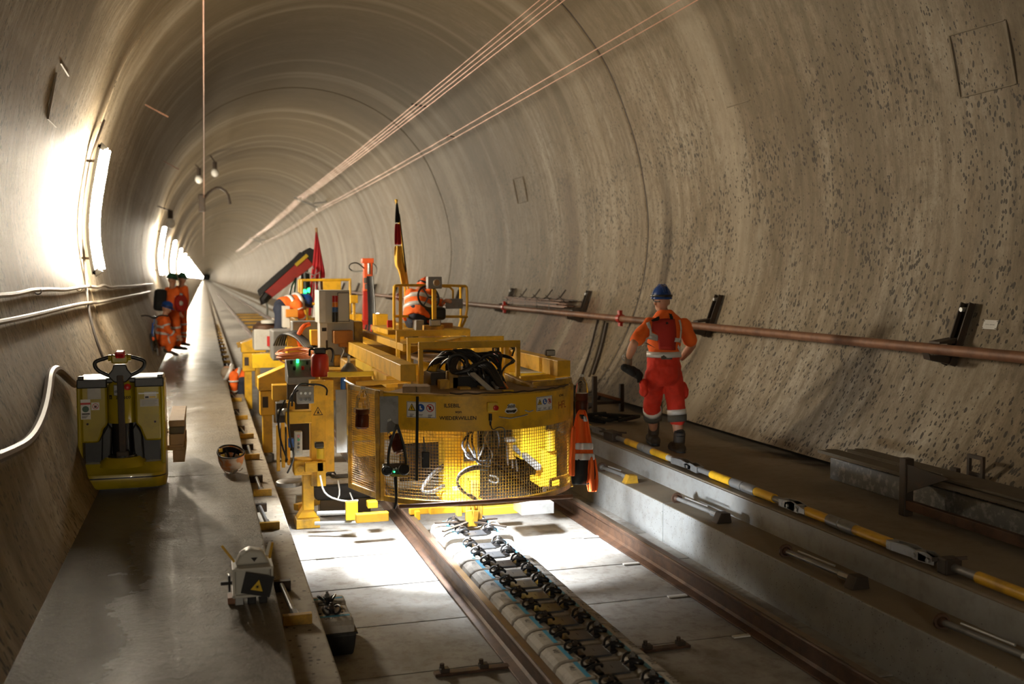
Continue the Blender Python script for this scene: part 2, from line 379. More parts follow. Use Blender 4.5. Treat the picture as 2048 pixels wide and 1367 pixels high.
# floor: cast slab in bays, tight joints
fl = bpy.data.objects.new('floor', None); COL.objects.link(fl); fl['kind'] = 'structure'
joints = [5.75+.872*(i-10) for i in range(26)]
for a, b in zip(joints, joints[1:]):
    MB().bb((.30, a+.006, -.2), (4.1, b-.006, random.uniform(-.003, .003))).obj('slab_bay', 'slab', fl, bevel=.004)
MB().bb((.30, joints[-1]+.006, -.2), (4.1, 1500, 0)).obj('slab_bay', 'slab', fl)
MB().bb((.30, joints[0], -.25), (4.1, joints[-1], -.03)).obj('joint_bed', 'dark iron', fl)
ZL, ZS, ZR = .59, .35, .55                 # left walkway, kerb steps, right walkway
def walk(name, x0, x1, zt, mat, cuts, bev=.012):
    e = bpy.data.objects.new(name, None); COL.objects.link(e); e['kind'] = 'structure'
    for a, b in zip(cuts, cuts[1:]):
        MB().bb((x0, a+.003, -.3), (x1, b-.003, zt)).obj('concrete_bay', mat, e, bevel=bev)
    return e
cl = [-6, 2.3, 9.3, 16.3, 23.3, 30.3, 42, 60, 1500]
walk('walkway', -2.6, .352, ZL, 'walkway left', cl)
walk('kerb_ledge', .352, .62, ZS, 'ledge', [c+1.4 for c in cl])
cr = [-6, 1.02, 8.02, 15.02, 22, 29, 36, 50, 70, 1500]
walk('kerb_step', 3.87, 4.23, ZS, 'kerb', cr)
walk('walkway', 4.23, 7.2, ZR, 'walkway right', [-6, 2.2, 9.45, 16.4, 23.4, 30, 42, 60, 1500])
MB().bb((4.215, -6, ZS-.1), (4.232, 1500, ZR-.012)).obj('riser_face', 'kerb', None).__setitem__('kind', 'structure')
# tube lamps along the left wall; one unseen behind the camera, added as frontal fill
tubes = [13.5, 33.0] + [45.0+12.0*i for i in range(40)] + [522.0+24*i for i in range(24)] + [-10.5]
for i, y in enumerate(tubes):
    nm = 'bright fluorescent tube lamp on the left wall, ' + ('nearest one above the pallet truck' if i == 0 else 'unseen one added behind the camera as fill' if y < 0 else 'second one behind the standing workers' if i == 1 else '%s in the row' % ['third','fourth','fifth','sixth','seventh','eighth','ninth','tenth'][i-2] if i < 10 else 'far down the tunnel')
    t = thing('tube_lamp', nm, 'lamp', wall_at(-1, 3.2, y), 'tube lamps on the left wall')
    N = 8; z0, z1 = 2.42, 3.98; off = .21
    P0 = [wall_at(-1, z0+(z1-z0)*k/N, y, off) for k in range(N+1)]
    MB().tube([p + V((.0, 0, 0)) for p in P0], .055, 10).obj('glowing_tube', 'tube light', t, smooth=True)
    back = [wall_at(-1, z0-.05+(z1-z0+.1)*k/N, y, off-.085) for k in range(N+1)]
    m = MB()
    for a, b in zip(back, back[1:]): m.bar(a, b, .10, .04, up=V((1, 0, 0)))
    m.obj('fixture_back', 'grey steel', t)
    for p, q in ((back[0], P0[0]), (back[-1], P0[-1])): MB().bar(p, q, .1, .07).obj('end_cap', 'grey steel', t)
    for k in (1, N-1): MB().bar(back[k], wall_at(-1, back[k].z, y, .012), .03).obj('wall_arm', 'dark iron', t)
# ================================================================== TRACK: RAILS, SLEEPER BLOCKS
ORD = ['first', 'second', 'third', 'fourth', 'fifth', 'sixth', 'seventh', 'eighth', 'ninth', 'tenth', 'eleventh', 'twelfth', 'thirteenth', 'fourteenth', 'fifteenth', 'sixteenth',
       'seventeenth', 'eighteenth', 'nineteenth', 'twentieth', 'twenty-first', 'twenty-second', 'twenty-third', 'twenty-fourth', 'twenty-fifth', 'twenty-sixth', 'twenty-seventh', 'twenty-eighth', 'twenty-ninth', 'thirtieth'] + ['far']*80
RP = [(-.075, 0), (-.075, .012), (-.022, .028), (-.0085, .045), (-.0085, .125), (-.034, .137), (-.036, .16), (-.030, .170), (-.018, .173)]
RP = RP + [(-x, z) for x, z in RP[::-1]]
def rail(xc, y0, y1, label):
    t = thing('steel_rail', label, 'rail', (xc, y0, 0), 'long loose rails on the slab')
    MB().prism([(xc+x, y0, z+.004) for x, z in RP], (0, y1-y0, 0)).obj('rail_body', 'rust', t, bevel=.003)
    MB().bb((xc-.024, y0, .1765), (xc+.024, y1, .179)).obj('running_surface', 'rail head', t)
    return t
rail(1.779, -3, 160, 'long rusty steel rail left of the sleeper row, passing under the machine')
rail(3.459, -3, 160, 'long rusty steel rail right of the sleeper row, beside the concrete kerb')

def make_clip(c, s, parent):               # spring fastening: guide plate, two loops, bolt. s = +1 right, -1 left of the rail seat
    x, y, z = c
    p = MB().box((x+s*.012, y, z+.008), (.10, .12, .016)).obj('guide_plate', 'clip', parent, bevel=.003)
    for k in (-1, 1):
        yy = y + k*.034
        L = [(x-s*.045, yy-k*.018, z+.03), (x-s*.035, yy, z+.05), (x-s*.005, yy+k*.018, z+.062), (x+s*.035, yy+k*.024, z+.055), (x+s*.055, yy+k*.010, z+.034),
             (x+s*.045, yy-k*.012, z+.022), (x+s*.018, yy-k*.022, z+.030), (x, yy-k*.024, z+.045)]
        MB().tube(L, .0085, 6, 2).obj('spring_loop', 'clip', p, smooth=True)
    MB().lathe((x+s*.006, y, z+.012), (0, 0, 1), [(0, .017), (.036, .017), (.037, .026), (.042, .026)], 10).obj('washer', 'clip', p)
    MB().lathe((x+s*.006, y, z+.054), (0, 0, 1), [(0, .0165), (.02, .0165), (.022, .010), (.034, .0095), (.036, .006)], 6).obj('bolt_head', 'dark iron' if s < 0 else 'grey steel', p, label='hexagonal bolt head')
    return p
BX, BL, BW, BT = 2.105, .60, .246, .225
def make_block(boot=False):
    t = thing('sleeper_block', 'x', 'sleeper block', (0, 0, 0), None)
    h = BL/2; zt = BT
    zb_ = .13 if boot else .02; poly = [(-h, zb_), (-h, zt-.075), (-h+.015, zt-.03), (-h+.045, zt-.008), (-h+.08, zt), (-.125, zt), (-.105, zt-.022), (.105, zt-.022), (.125, zt), (h-.08, zt), (h-.045, zt-.008), (h-.015, zt-.03), (h, zt-.075), (h, zb_)]
    MB().prism([(x, -BW/2, z) for x, z in poly], (0, BW, 0)).obj('concrete_body', 'sleeper concrete', t, bevel=.014)
    MB().box((0, 0, zt-.015), (.155, .155, .012)).obj('rail_pad', 'pad', t, bevel=.002)
    MB().box((0, .012, zt-.0088), (.004, .035, .001)).obj('pad_mark', 'ink', t)
    for s in (-1, 1):
        make_clip((s*.112, 0, zt-.020), s, t)
        MB().box((s*.180, 0, zt+.0012), (.026, BW-.03, .0016)).obj('tape_stripe', 'tape blue', t, label='blue paint stripe')
    text_mesh('1VI 2', .05, lambda u, v: (.232+v, .0-u, zt+.0012), 'ink', t, 'cast_mark')
    text_mesh('VU', .045, lambda u, v: (-.225+v, .03-u, zt+.0012), 'ink', t, 'cast_mark')
    if boot:
        g = BL/2+.012; w = BW/2+.012
        MB().quadstrip([[(-g*k, -w*k, z), (g*k, -w*k, z), (g*k, w*k, z), (-g*k, w*k, z)] for k, z in ((.86, .0), (.93, .06), (.985, .145))]).obj('rubber_boot', 'rubber', t, bevel=.012, label='black rubber boot around the base')
        MB().box((0, 0, .15), (2*g+.01, 2*w+.01, .012)).obj('boot_rim', 'rubber', t, bevel=.004)
    return t
ys = [7.60-.2625*k for k in range(14)]
blk = make_block(); blk['group'] = 'sleeper blocks laid in a row between the rails'
blk.location = (BX, ys[0], 0)
blk['label'] = 'pale sleeper block with spring clips, first in the row below the gripper'
for k, y in enumerate(ys[1:], 1):
    copy_tree(blk, None, (BX+random.uniform(-.004, .004), y, 0), random.uniform(-.012, .012), 'pale sleeper block with spring clips, %s in the row counted from the gripper' % ORD[k])
copy_tree(blk, None, (BX+.005, 7.885, .035), .01, 'brightly lit sleeper block held in the yellow gripper jaws, nearer one')
copy_tree(blk, None, (BX+.01, 8.19, .035), -.015, 'brightly lit sleeper block held in the yellow gripper jaws, farther one')
bb = make_block(True); bb.location = (.735, 6.42, 0.0); bb.rotation_euler.z = PI/2
tag(bb, 'single sleeper block in a black rubber boot, standing apart beside the left kerb ledge', 'sleeper block')

# flat bars with lugs on the slab, small shims
def tie(x0, x1, y, label):
    t = thing('tie_bar', label, 'bar', (x0, y, 0), 'flat lugged bars on the slab')
    MB().bb((x0, y-.028, .003), (x1, y+.028, .02)).obj('flat_bar', 'rust', t, bevel=.002)
    for x in (x0+.06, x0+.30) if x1-x0 > .4 else (x0+.05, x1-.06):
        l = MB().box((x, y, .033), (.055, .05, .026)).obj('lug', 'dark iron', t, bevel=.003)
        MB().cyl((x-.014, y, .046), (x-.014, y, .072), .014, n=8).obj('lug_bolt', 'dark iron', l)
tie(1.26, 1.95, 5.66, 'rusty flat bar with two lugs, lying under the left rail')
tie(2.58, 2.92, 5.65, 'dark flat bar with two lugs, lying right of the sleeper row')
for k, (x, y) in enumerate(((3.31, 8.34), (3.32, 7.45), (3.30, 6.58), (3.34, 5.70), (.93, 8.36))):
    o = MB().box((x, y, .009), (.15, .035, .01)).obj('shim_plate', 'white', None, bevel=.001)
    tag(o, 'small pale shim strip ' + ('beside the left kerb ledge' if k == 4 else 'by the right rail, %s counted from the machine' % ORD[k]), 'shim', 'pale shim strips on slab joints')

# ================================================================== LEFT KERB LEDGE: SUPPORT SPINDLES
def spindle():
    t = thing('support_spindle', 'x', 'spindle', (0, 0, 0), 'support spindles on the left kerb ledge')
    MB().box((.0, 0, .033), (.165, .045, .06)).obj('end_bracket', 'yellow dirty', t, bevel=.003, label='dull yellow end bracket')
    MB().tube([(-.01, .03, .04), (-.045, .62, .05)], .0175, 10).obj('rod', 'grey steel', t, smooth=True)
    MB().cyl((-.007, .02, .04), (-.012, .10, .042), .026, n=6).obj('lock_nut', 'grey steel', t)
    MB().box((-.05, .66, .036), (.13, .05, .07)).obj('foot_plate', 'dark iron', t, bevel=.003)
    return t
sp = None
spys = [5.79, 8.08, 9.37, 11.31, 12.82, 14.56, 16.75, 18.12] + [19.7+1.6*k for k in range(16)]
for k, y in enumerate(spys):
    lab = 'yellow spindle on the left kerb ledge, ' + ('nearest one, beside the booted sleeper block' if k == 0 else '%s from the front' % ORD[k] if k < 16 else 'far down the row')
    if sp is None: sp = spindle(); sp.location = (.48, y, ZS); sp['label'] = lab
    else: copy_tree(sp, None, (.47+random.uniform(-.015, .015), y, ZS), random.uniform(-.05, .05), lab)

# ================================================================== RIGHT WALKWAY: STRUTS, TURNBUCKLES, TRESTLE
def fork(a, b, s, parent, zc):              # open clevis head
    x = 4.32; y0, y1 = a, b; n = MB()
    for k in (-1, 1):
        MB().prism([(x+k*.032-.006, y0, zc-.03), (x+k*.032-.006, y0, zc+.03), (x+k*.032-.006, (y0+y1)/2, zc+.042), (x+k*.032-.006, y1, zc+.016), (x+k*.032-.006, y1, zc-.02)], (.012, 0, 0)).obj('clevis_plate', 'grey steel', parent)
    MB().cyl((x-.05, y0*.3+y1*.7, zc), (x+.05, y0*.3+y1*.7, zc), .015, n=8).obj('clevis_pin', 'grey steel', parent)
    MB().box((x, y0, zc), (.08, .05, .06)).obj('clevis_base', 'grey steel', parent, bevel=.004)
def strut(segs, label, tilt=0):
    ya = segs[0][0]; t = thing('spindle_strut', label, 'strut', (4.32, ya, ZR), 'yellow and grey spindle struts along the right kerb'); zc = ZR+.046
    for a, b, kind in segs:
        if kind == 'y': MB().cyl((4.32, a, zc), (4.32, b, zc), .036, n=14).obj('yellow_sleeve', 'yellow', t, smooth=True, label='yellow sleeve')
        elif kind == 'c':
            m = MB().lathe((4.32, a, zc), (0, b-a, 0), [(0, .042), (abs(b-a)*.45, .042), (abs(b-a)*.46, .036), (abs(b-a)*.5, .036), (abs(b-a)*.51, .044), (abs(b-a)*.96, .044), (abs(b-a), .038)], 14)
            m.obj('coupler', 'grey steel', t, smooth=True)
        elif kind == 'r': MB().cyl((4.32, a, zc), (4.32, b, zc), .026, n=12).obj('rod', 'grey steel', t, smooth=True)
        elif kind == 'l': MB().cyl((4.32, a, zc), (4.32, b, zc), .030, n=12).obj('pale_sleeve', 'cabinet grey', t, smooth=True)
        elif kind == 'f': fork(a, b, 1, t, zc)
        elif kind == 'k':
            MB().box((4.32, (a+b)/2, zc+.005), (.12, abs(b-a)*.7, .10)).obj('clamp', 'dark iron', t, bevel=.01)
            MB().bar((4.24, a, zc+.03), (4.40, b, zc+.06), .02).obj('clamp_lever', 'dark iron', t)
strut([(12.6, 11.2, 'l'), (11.2, 10.95, 'y'), (10.95, 10.75, 'r'), (10.75, 10.35, 'f')], 'yellow and grey spindle strut on kerb edge, farthest, behind the hanging jacket')
strut([(10.42, 10.05, 'k'), (10.1, 9.84, 'r'), (9.84, 9.50, 'y'), (9.50, 9.19, 'c'), (9.19, 8.84, 'y'), (8.84, 8.68, 'l'), (8.68, 8.30, 'f')], 'yellow and grey spindle strut beside the walking worker\'s feet')
strut([(8.20, 8.42, 'f'), (8.18, 7.95, 'r'), (7.95, 7.60, 'y'), (7.58, 7.20, 'c'), (7.20, 6.92, 'y'), (6.92, 6.80, 'r'), (6.78, 6.45, 'f')], 'yellow and grey spindle strut opposite the far end of the dark trestle')
strut([(6.56, 6.72, 'f'), (6.54, 6.46, 'r'), (6.47, 6.20, 'y'), (6.19, 5.88, 'c'), (5.88, 5.50, 'y'), (5.48, 5.12, 'f')], 'yellow and grey spindle strut opposite the trestle leg')
strut([(5.22, 5.05, 'f'), (5.02, 4.90, 'k'), (4.92, 4.72, 'r'), (4.72, 3.6, 'y'), (3.6, 3.2, 'c')], 'yellow and grey spindle strut with black clamp, nearest one')
def turnbuckle(y0, y1, x, label, head='yellow dirty'):
    t = thing('turnbuckle', label, 'turnbuckle', (x, y1, ZS), 'small turnbuckles on the right kerb step'); z = ZS+.04
    MB().tube([(x-.03, y0, z), (x+.01, y1+.08, z+.005)], .019, 10).obj('tube_body', 'grey steel', t, smooth=True)
    MB().tube([(x-.02, y0-.12, z+.035), (x+.0, y1+.28, z+.04)], .007, 6).obj('lever_bar', 'galv', t)
    MB().cyl((x, y1+.22, z), (x+.008, y1+.1, z), .024, n=6).obj('lock_nut', 'galv', t)
    MB().prism([(x-.07, y1, z-.038), (x+.07, y1, z-.038), (x+.055, y1, z+.04), (x-.03, y1, z+.045)], (0, .09, 0)).obj('end_bracket', head, t, bevel=.004)
    m = MB()
    MB().ball((x-.03, y0+.03, z), (.034, .045, .032), 10, 6).obj('ball_end', 'galv' if head == 'yellow dirty' else 'rust', t, smooth=True)
    MB().torus((x-.03, y0+.02, z), (.3, 1, 0), .04, .012, 12, 5).obj('chain_ring', 'rust', t, smooth=True)
turnbuckle(9.54, 8.87, 3.95, 'small grey turnbuckle with yellow end bracket, below the hanging orange jacket')
turnbuckle(7.98, 7.20, 4.03, 'small turnbuckle with bright lever bar on the lit kerb step', 'dark iron')
turnbuckle(6.18, 5.38, 4.0, 'small dark turnbuckle on the kerb step opposite the trestle leg', 'dark iron')
turnbuckle(4.62, 3.85, 4.03, 'small dark turnbuckle on the kerb step, nearest one at the right edge', 'dark iron')

# trestle of dark steel with formwork panel and boards
t = thing('steel_trestle', 'dark steel trestle frame carrying formwork boards on the right walkway', 'trestle', (5.07, 6.3, ZR))
for y in (6.30, 3.6):
    MB().bb((5.03, y-.035, ZR), (5.11, y+.035, ZR+.44)).obj('leg', 'dark iron', t, bevel=.006)
    MB().prism([(5.04, y-.03, ZR+.18), (5.04, y-.03, ZR+.40), (5.10, y-.5, ZR+.36), (5.10, y-.42, ZR+.36)], (.012, .0, 0)).obj('gusset_brace', 'dark iron', t)
    MB().bar((5.07, y, ZR+.245), (5.55, y, ZR+.245), .05, .05).obj('cross_bar', 'dark iron', t)
    MB().bb((5.50, y-.03, ZR+.08), (5.54, y+.03, ZR+.34)).obj('back_post', 'dark iron', t)
MB().bb((5.04, 3.0, ZR+.055), (5.09, 6.28, ZR+.125)).obj('lower_rail', 'rust', t, bevel=.003)
p = MB(); p.bb((5.285, 3.0, ZR+.02), (5.315, 7.58, ZR+.215)); p = p.obj('metal_sheeting', 'panel grey', None, bevel=.01)
tag(p, 'long scratched grey formwork panel standing on edge behind the trestle leg', 'panel')
for k, (x0, x1, y1, z) in enumerate(((5.13, 5.30, 7.50, .272), (5.33, 5.50, 7.36, .290), (5.20, 5.46, 6.18, .305))):
    m = MB(); e = .05
    m.prism([(x0, 3.0, ZR+z), (x1, 3.0, ZR+z), (x1, y1, ZR+z), ((x0+x1)/2, y1+e, ZR+z), (x0+(x1-x0)*.3, y1-.02, ZR+z), (x0, y1+e*.8, ZR+z)], (0, 0, .026 if k < 2 else .018))
    o = m.obj('formwork_board', 'dark wood', None, bevel=.002)
    tag(o, ('dark brown board with splintered end on the trestle, outer one nearest the track', 'dark brown board with splintered end on the trestle, one against the wall', 'thin short dark board lying on top of the two long boards')[k], 'board', 'dark boards on the trestle')
t = thing('square_bracket', 'small dark rectangular steel frame standing behind the trestle boards', 'frame', (5.58, 6.28, ZR+.3))
q = wall_at(1, .95, 6.2, .14); x = q.x-.02
for a, b in (((x, 6.27, ZR+.0), (x, 6.27, .99)), ((x, 6.13, ZR+.0), (x, 6.13, .99))): MB().bar(a, b, .025).obj('upright', 'dark iron', t)
for z in (.985, .85): MB().bar((x, 6.28, z), (x, 6.12, z), .028).obj('cross_piece', 'dark iron', t)
o = MB().tube([(x-.02, 5.70, ZR+.02), (x-.02, 5.67, .88), (x+.0, 5.62, .90)], .018, 6).obj('steel_hook', 'dark iron'); tag(o, 'bent dark steel hook leaning at the wall behind the trestle', 'hook')

# ================================================================== RIGHT WALL: PIPE, BRACKETS, PLATE, REBAR
PX, PZ, PR = 5.98, 1.744, .047
t = thing('wall_pipe', 'long rusty brown pipe running along the right tunnel wall', 'pipe', (PX, 0, PZ))
for a, b in ((-4, 13.9), (13.9, 20), (20, 32), (32, 90)):
    MB().cyl((PX, a, PZ), (PX, b-.004, PZ), PR, n=16).obj('pipe_length', 'pipe rust', t, smooth=True)
for y in (13.9, 20, 32):
    c = MB().cyl((PX, y-.05, PZ), (PX, y+.05, PZ), PR+.02, n=14).obj('coupling', 'red paint', t, smooth=True, label='red pipe coupling')
    MB().box((PX-.01, y, PZ+.09), (.05, .08, .07)).obj('coupling_bolt', 'red paint', c, bevel=.005); MB().box((PX, y, PZ-.09), (.05, .08, .05)).obj('coupling_bolt', 'red paint', c, bevel=.005)
def pbracket():
    t = thing('pipe_bracket', 'x', 'bracket', (0, 0, 0), 'steel brackets under the wall pipe')
    a, b = wall_at(1, 2.13, 0, .02), wall_at(1, 1.60, 0, .02)
    up = V((0, 1, 0)); d = (a-b)
    MB().bar(b, a, .012, .115, up=up).obj('back_plate', 'dark iron', t, bevel=.002)
    n = V((-1, 0, 0)); m = MB().bar(b+n*.03+V((0, .05, 0)), a+n*.03+V((0, .05, 0)), .06, .012, up=up).obj('flange', 'dark iron', t)
    MB().bar(b+n*.03-V((0, .05, 0)), a+n*.03-V((0, .05, 0)), .06, .012, up=up).obj('flange', 'dark iron', t)
    w = wall_at(1, PZ, 0).x
    MB().prism([(w-.02, -.03, PZ+PR+.003), (w-.02, -.03, PZ+PR+.05), (PX-.03, -.03, PZ+PR+.02), (PX-.03, -.03, PZ+PR+.003)], (0, .13, 0)).obj('upper_jaw', 'dark iron', t)
    MB().prism([(w-.02, -.03, PZ-PR-.003), (w-.02, -.03, PZ-PR-.10), (PX-.12, -.03, PZ-PR-.035), (PX-.14, -.03, PZ-PR+.02), (PX-.10, -.03, PZ-PR-.003)], (0, .08, 0)).obj('support_arm', 'dark iron', t)
    MB().cyl(a*.9+b*.1+n*.0, a*.9+b*.1+n*.085, .02, n=8).obj('anchor_bolt', 'galv', t, label='bright anchor bolt')
    return t
pb = None
for k, y in enumerate((7.05, 11.40, 15.9, 20.3, 24.8, 29.2, 33.6, 38, 42.4, 47)):
    lab = 'dark steel bracket holding the wall pipe, ' + ('beside the white label plate' if k == 0 else 'right of the walking worker' if k == 1 else 'at the near end of the rebar bundle' if k == 2 else 'at the far end of the rebar bundle' if k == 3 else '%s from the front' % ORD[k])
    if pb is None: pb = pbracket(); pb.location.y = y; pb['label'] = lab
    else: copy_tree(pb, None, (0, y, 0), None, lab)
pl = thing('label_plate', 'small white printed label plate on the right wall beside a pipe bracket', 'sign', wall_at(1, 1.96, 6.86))
a, b = wall_at(1, 2.0, 6.78, .006), wall_at(1, 1.925, 6.78, .006); L = .155
fy = lambda u, v, d=.0035: (a+b)/2 + (a-b).normalized()*v + V((0, -u-.075+.075, 0)) + V((-d, 0, 0))
MB().bar(b, a, .004, L, up=V((0, 1, 0))).obj('plate', 'label white', pl)
text_mesh('STUAG 1000VH01', .0135, lambda u, v: fy(u, v), 'ink', pl)
for v in (.024, -.022): text_mesh('- - - - - - - - - -', .012, lambda u, w, v=v: fy(u, w+v), 'ink', pl, 'small_print')
for k, (u, v) in enumerate(((-.07, .031), (.07, .031), (-.07, -.031), (.07, -.031))): MB().cyl(V(fy(u, v)), V(fy(u, v, .006)), .004, n=6).obj('screw', 'dark iron', pl)
rb = thing('rebar_bundle', 'bundle of rusty reinforcing cages lying on the wall pipe', 'rebar', (PX, 16.2, PZ+.06))
for k in range(22):
    x = PX + random.uniform(-.10, .16); z = PZ+.065+random.uniform(0, .16); y = random.uniform(-.25, .25)
    MB().tube([(x, 16.25+y, z), (x+random.uniform(-.02, .02), 19.6+y, z+random.uniform(-.01, .02))], .010, 5).obj('bar', 'pipe rust' if k % 3 else 'dark iron', rb)
for y in (16.5, 17.2, 17.9, 18.7, 19.4):
    MB().tube([(PX-.1, y+.12, PZ+.2), (PX-.02, y, PZ+.28), (PX+.03, y-.12, PZ+.40)], .012, 5).obj('spike', 'dark iron', rb)
    MB().tube([(PX-.06, y, PZ+.3), (PX+.0, y-.2, PZ+.18)], .008, 5).obj('spike', 'dark iron', rb)
    MB().tube([(PX-.13, y+.3, PZ+.05), (PX-.13, y+.3, PZ+.22), (PX+.16, y+.3, PZ+.24)], .006, 5).obj('tie_wire', 'grey steel', rb)

# ================================================================== LEFT WALL: CABLES, HOSE; OVERHEAD WIRES
def wallhit(px, py, d=.03):
    s = -1 if px < 600 else 1; Y = 12.0
    lo, hi = 1.0, 90.0
    f = lambda Y: (pt(px, py, Y).x - wall_at(s, pt(px, py, Y).z, Y, d).x)*s
    for _ in range(50):
        Y = (lo+hi)/2
        if f(Y) > 0: hi = Y
        else: lo = Y
    return pt(px, py, Y)
def wallcable(name, pts, r, mat, label, cat, d=.04, sm=2):
    P = [wallhit(x, y, d) for x, y in pts]; a = P[0]; P = [a+(a-P[1])*.8] + P
    o = MB().tube(P, r, 8, sm).obj(name, mat, None, smooth=True); return tag(o, label, cat)
wallcable('wall_cable', [(3, 590), (30, 588), (52, 583), (62, 580), (100, 578), (128, 580), (150, 576), (178, 572), (196, 575), (206, 569), (220, 575), (236, 572), (262, 572), (286, 569), (305, 568)], .020, 'cable grey',
          'pale cable sagging between clips along left wall, upper of the two', 'cable')
wallcable('wall_cable', [(3, 643), (40, 636), (80, 627), (120, 617), (160, 608), (176, 606), (200, 604), (225, 598), (260, 592), (300, 583)], .021, 'cable grey',
          'pale cable rising along the left wall, lower of the two', 'cable')
wallcable('thick_hose', [(2, 912), (25, 902), (48, 890), (66, 872), (80, 845), (90, 815), (96, 780), (99, 752), (105, 741), (114, 737), (124, 744), (136, 756), (150, 768)], .034, 'hose brown',
          'thick ribbed brown hose looped on left wall beside the pallet truck', 'hose', .05)
wallcable('drop_cable', [(196, 275), (180, 320), (170, 380), (166, 440), (167, 510), (172, 565), (176, 610), (184, 650), (196, 690), (208, 720)], .016, 'dark iron',
          'dark cable dropping down the left wall beside the nearest tube lamp', 'cable')
for k, (y, yy) in enumerate(((7.5, 2.24), (9.5, 2.23), (12.5, 2.22))):
    p = wall_at(-1, yy, y, .03); o = MB().torus(p, (0, 1, .1), .028, .006, 10, 5).obj('cable_clip', 'galv'); tag(o, 'small wire clip holding the upper left cable, %s from the front' % ORD[k], 'clip', 'clips on the left wall cable')
def wire(x, z, y0, ys, label, r=.006, mat='copper', group=None, sag=.12):
    P = []
    for a, b in zip(ys, ys[1:]):
        for k in range(6): u = k/6; P.append((x, a+(b-a)*u, z-sag*4*u*(1-u)))
    P.append((x, ys[-1], z)); o = MB().tube(P, r, 6).obj('overhead_wire', mat, None, smooth=True); return tag(o, label, 'wire', group)
for k in range(4): wire(4.13+.085*k, H+3.62-.012*k, 0, [-6, 46.8, 94, 141], 'copper overhead wire of the group of four, %s from the left' % ORD[k], group='four overhead wires')
for k in range(2): wire(5.02+.13*k, H+3.13-.035*k, 0, [-6, 46.8, 94, 141], 'copper overhead wire of the lower pair on the right, %s' % ('left one' if k == 0 else 'right one'), group='pair of overhead wires', r=.007)
o = MB().bar((4.10, 20.3, H+3.53), (4.42, 20.3, H+3.49), .05, .03).obj('wire_spacer', 'dark iron'); tag(o, 'dark spacer bar clamped across the four overhead wires', 'spacer')
o = MB().bar((5.0, 21, H+3.04), (5.17, 21, H+3.0), .03, .02).obj('wire_spacer', 'dark iron'); tag(o, 'short spacer joining the pair of overhead wires', 'spacer')
for k, y in enumerate((46.8, 94)):
    t = thing('wire_bracket', 'steel support arm carrying overhead wires on the vault, ' + ('nearer one' if k == 0 else 'farther one'), 'bracket', (4.9, y, 6.0), 'overhead wire brackets')
    MB().bar((4.0, y, H+3.66), (5.2, y, H+3.18), .09, .07).obj('cross_arm', 'galv', t)
    w = wallp(48, y); MB().bar((4.75, y, H+3.4), w, .10, .08).obj('wall_arm', 'galv', t)
    MB().box((4.72, y, H+3.62), (.40, .3, .26), (0, .5, 0)).obj('junction_box', 'cabinet grey', t, bevel=.02)
    for x in (4.26, 5.08): MB().cyl((x, y-.15, H+3.6-(x-4.26)*.52), (x, y+.25, H+3.6-(x-4.26)*.52), .09, n=10).obj('pulley', 'white', t, smooth=True)
o = MB().tube([(.05, -4, H+2.93), (.05, 37, H+2.80), (.02, 70, H+2.93), (0, 140, H+2.93)], .012, 6).obj('contact_wire', 'copper', None, smooth=True); tag(o, 'single bright overhead wire running straight above the left walkway', 'wire')
t = thing('wire_clamp', 'dark clamp with bent arm hanging on the single overhead wire', 'clamp', (.0, 36.8, H+2.8))
MB().box((-.02, 36.8, H+2.62), (.22, .2, .6)).obj('clamp_body', 'dark iron', t, bevel=.03)
MB().tube([(.05, 36.8, H+2.75), (.25, 36.8, H+3.05), (.55, 36.8, H+3.2), (.85, 36.8, H+3.0), (.93, 36.8, H+2.6)], .05, 6, 1).obj('bent_arm', 'dark iron', t)
for k, (px, py, Y) in enumerate(((430, 345, 36), (398, 358, 35), (341, 446, 30))):
    p = pt(px, py, Y); t = thing('bulb_lamp', 'round glass bulb lamp hanging from the vault, ' + ('right of the single wire', 'close behind the single wire', 'above the second tube lamp on left wall')[k], 'lamp', p, 'bulb lamps on the vault')
    MB().ball(p, (.13, .13, .15), 12, 8).obj('glass_bulb', 'white', t, smooth=True); MB().cyl(p+V((0, 0, .13)), p+V((0, 0, .36)), .07, n=8).obj('lamp_holder', 'dark iron', t)
    k2 = p+V((0, 0, .36)); ang = math.degrees(math.atan2(k2.x-TCX, k2.z-TCZ)); w = wallp(ang, Y)
    MB().bar(k2, w, .04).obj('hanger', 'dark iron', t)
for k, (a, b) in enumerate((((290, 209), (337, 234)), ((327, 322), (358, 339)))):
    P, Q = wallhit(*a, .02), wallhit(*b, .02); Q = P+(pt(b[0], b[1], P.y+.0)-P)
    o = MB().bar(P, Q, .025).obj('wall_rod', 'pipe rust'); tag(o, 'thin rod sticking out of the vault upper left, ' + ('nearer one' if k == 0 else 'farther one'), 'rod', 'rods on the left vault')
# formwork imprints on the lining (raised narrow ridges of laitance)
def imprint(pts):
    m = MB()
    for p, q in zip(pts, pts[1:]): m.bar(wallhit(*p, .004), wallhit(*q, .004), .02, .01)
    o = m.obj('trim_1', 'walkway right', None); o['kind'] = 'structure'
imprint([(1898, 72), (2010, 40), (2032, 168), (1920, 196), (1898, 72)])
imprint([(1455, 215), (1500, 200)]); imprint([(1026, 358), (1046, 353), (1055, 402), (1036, 407), (1026, 358)])
imprint([(121, 126), (137, 152)]); imprint([(112, 145), (95, 237), (112, 254)])
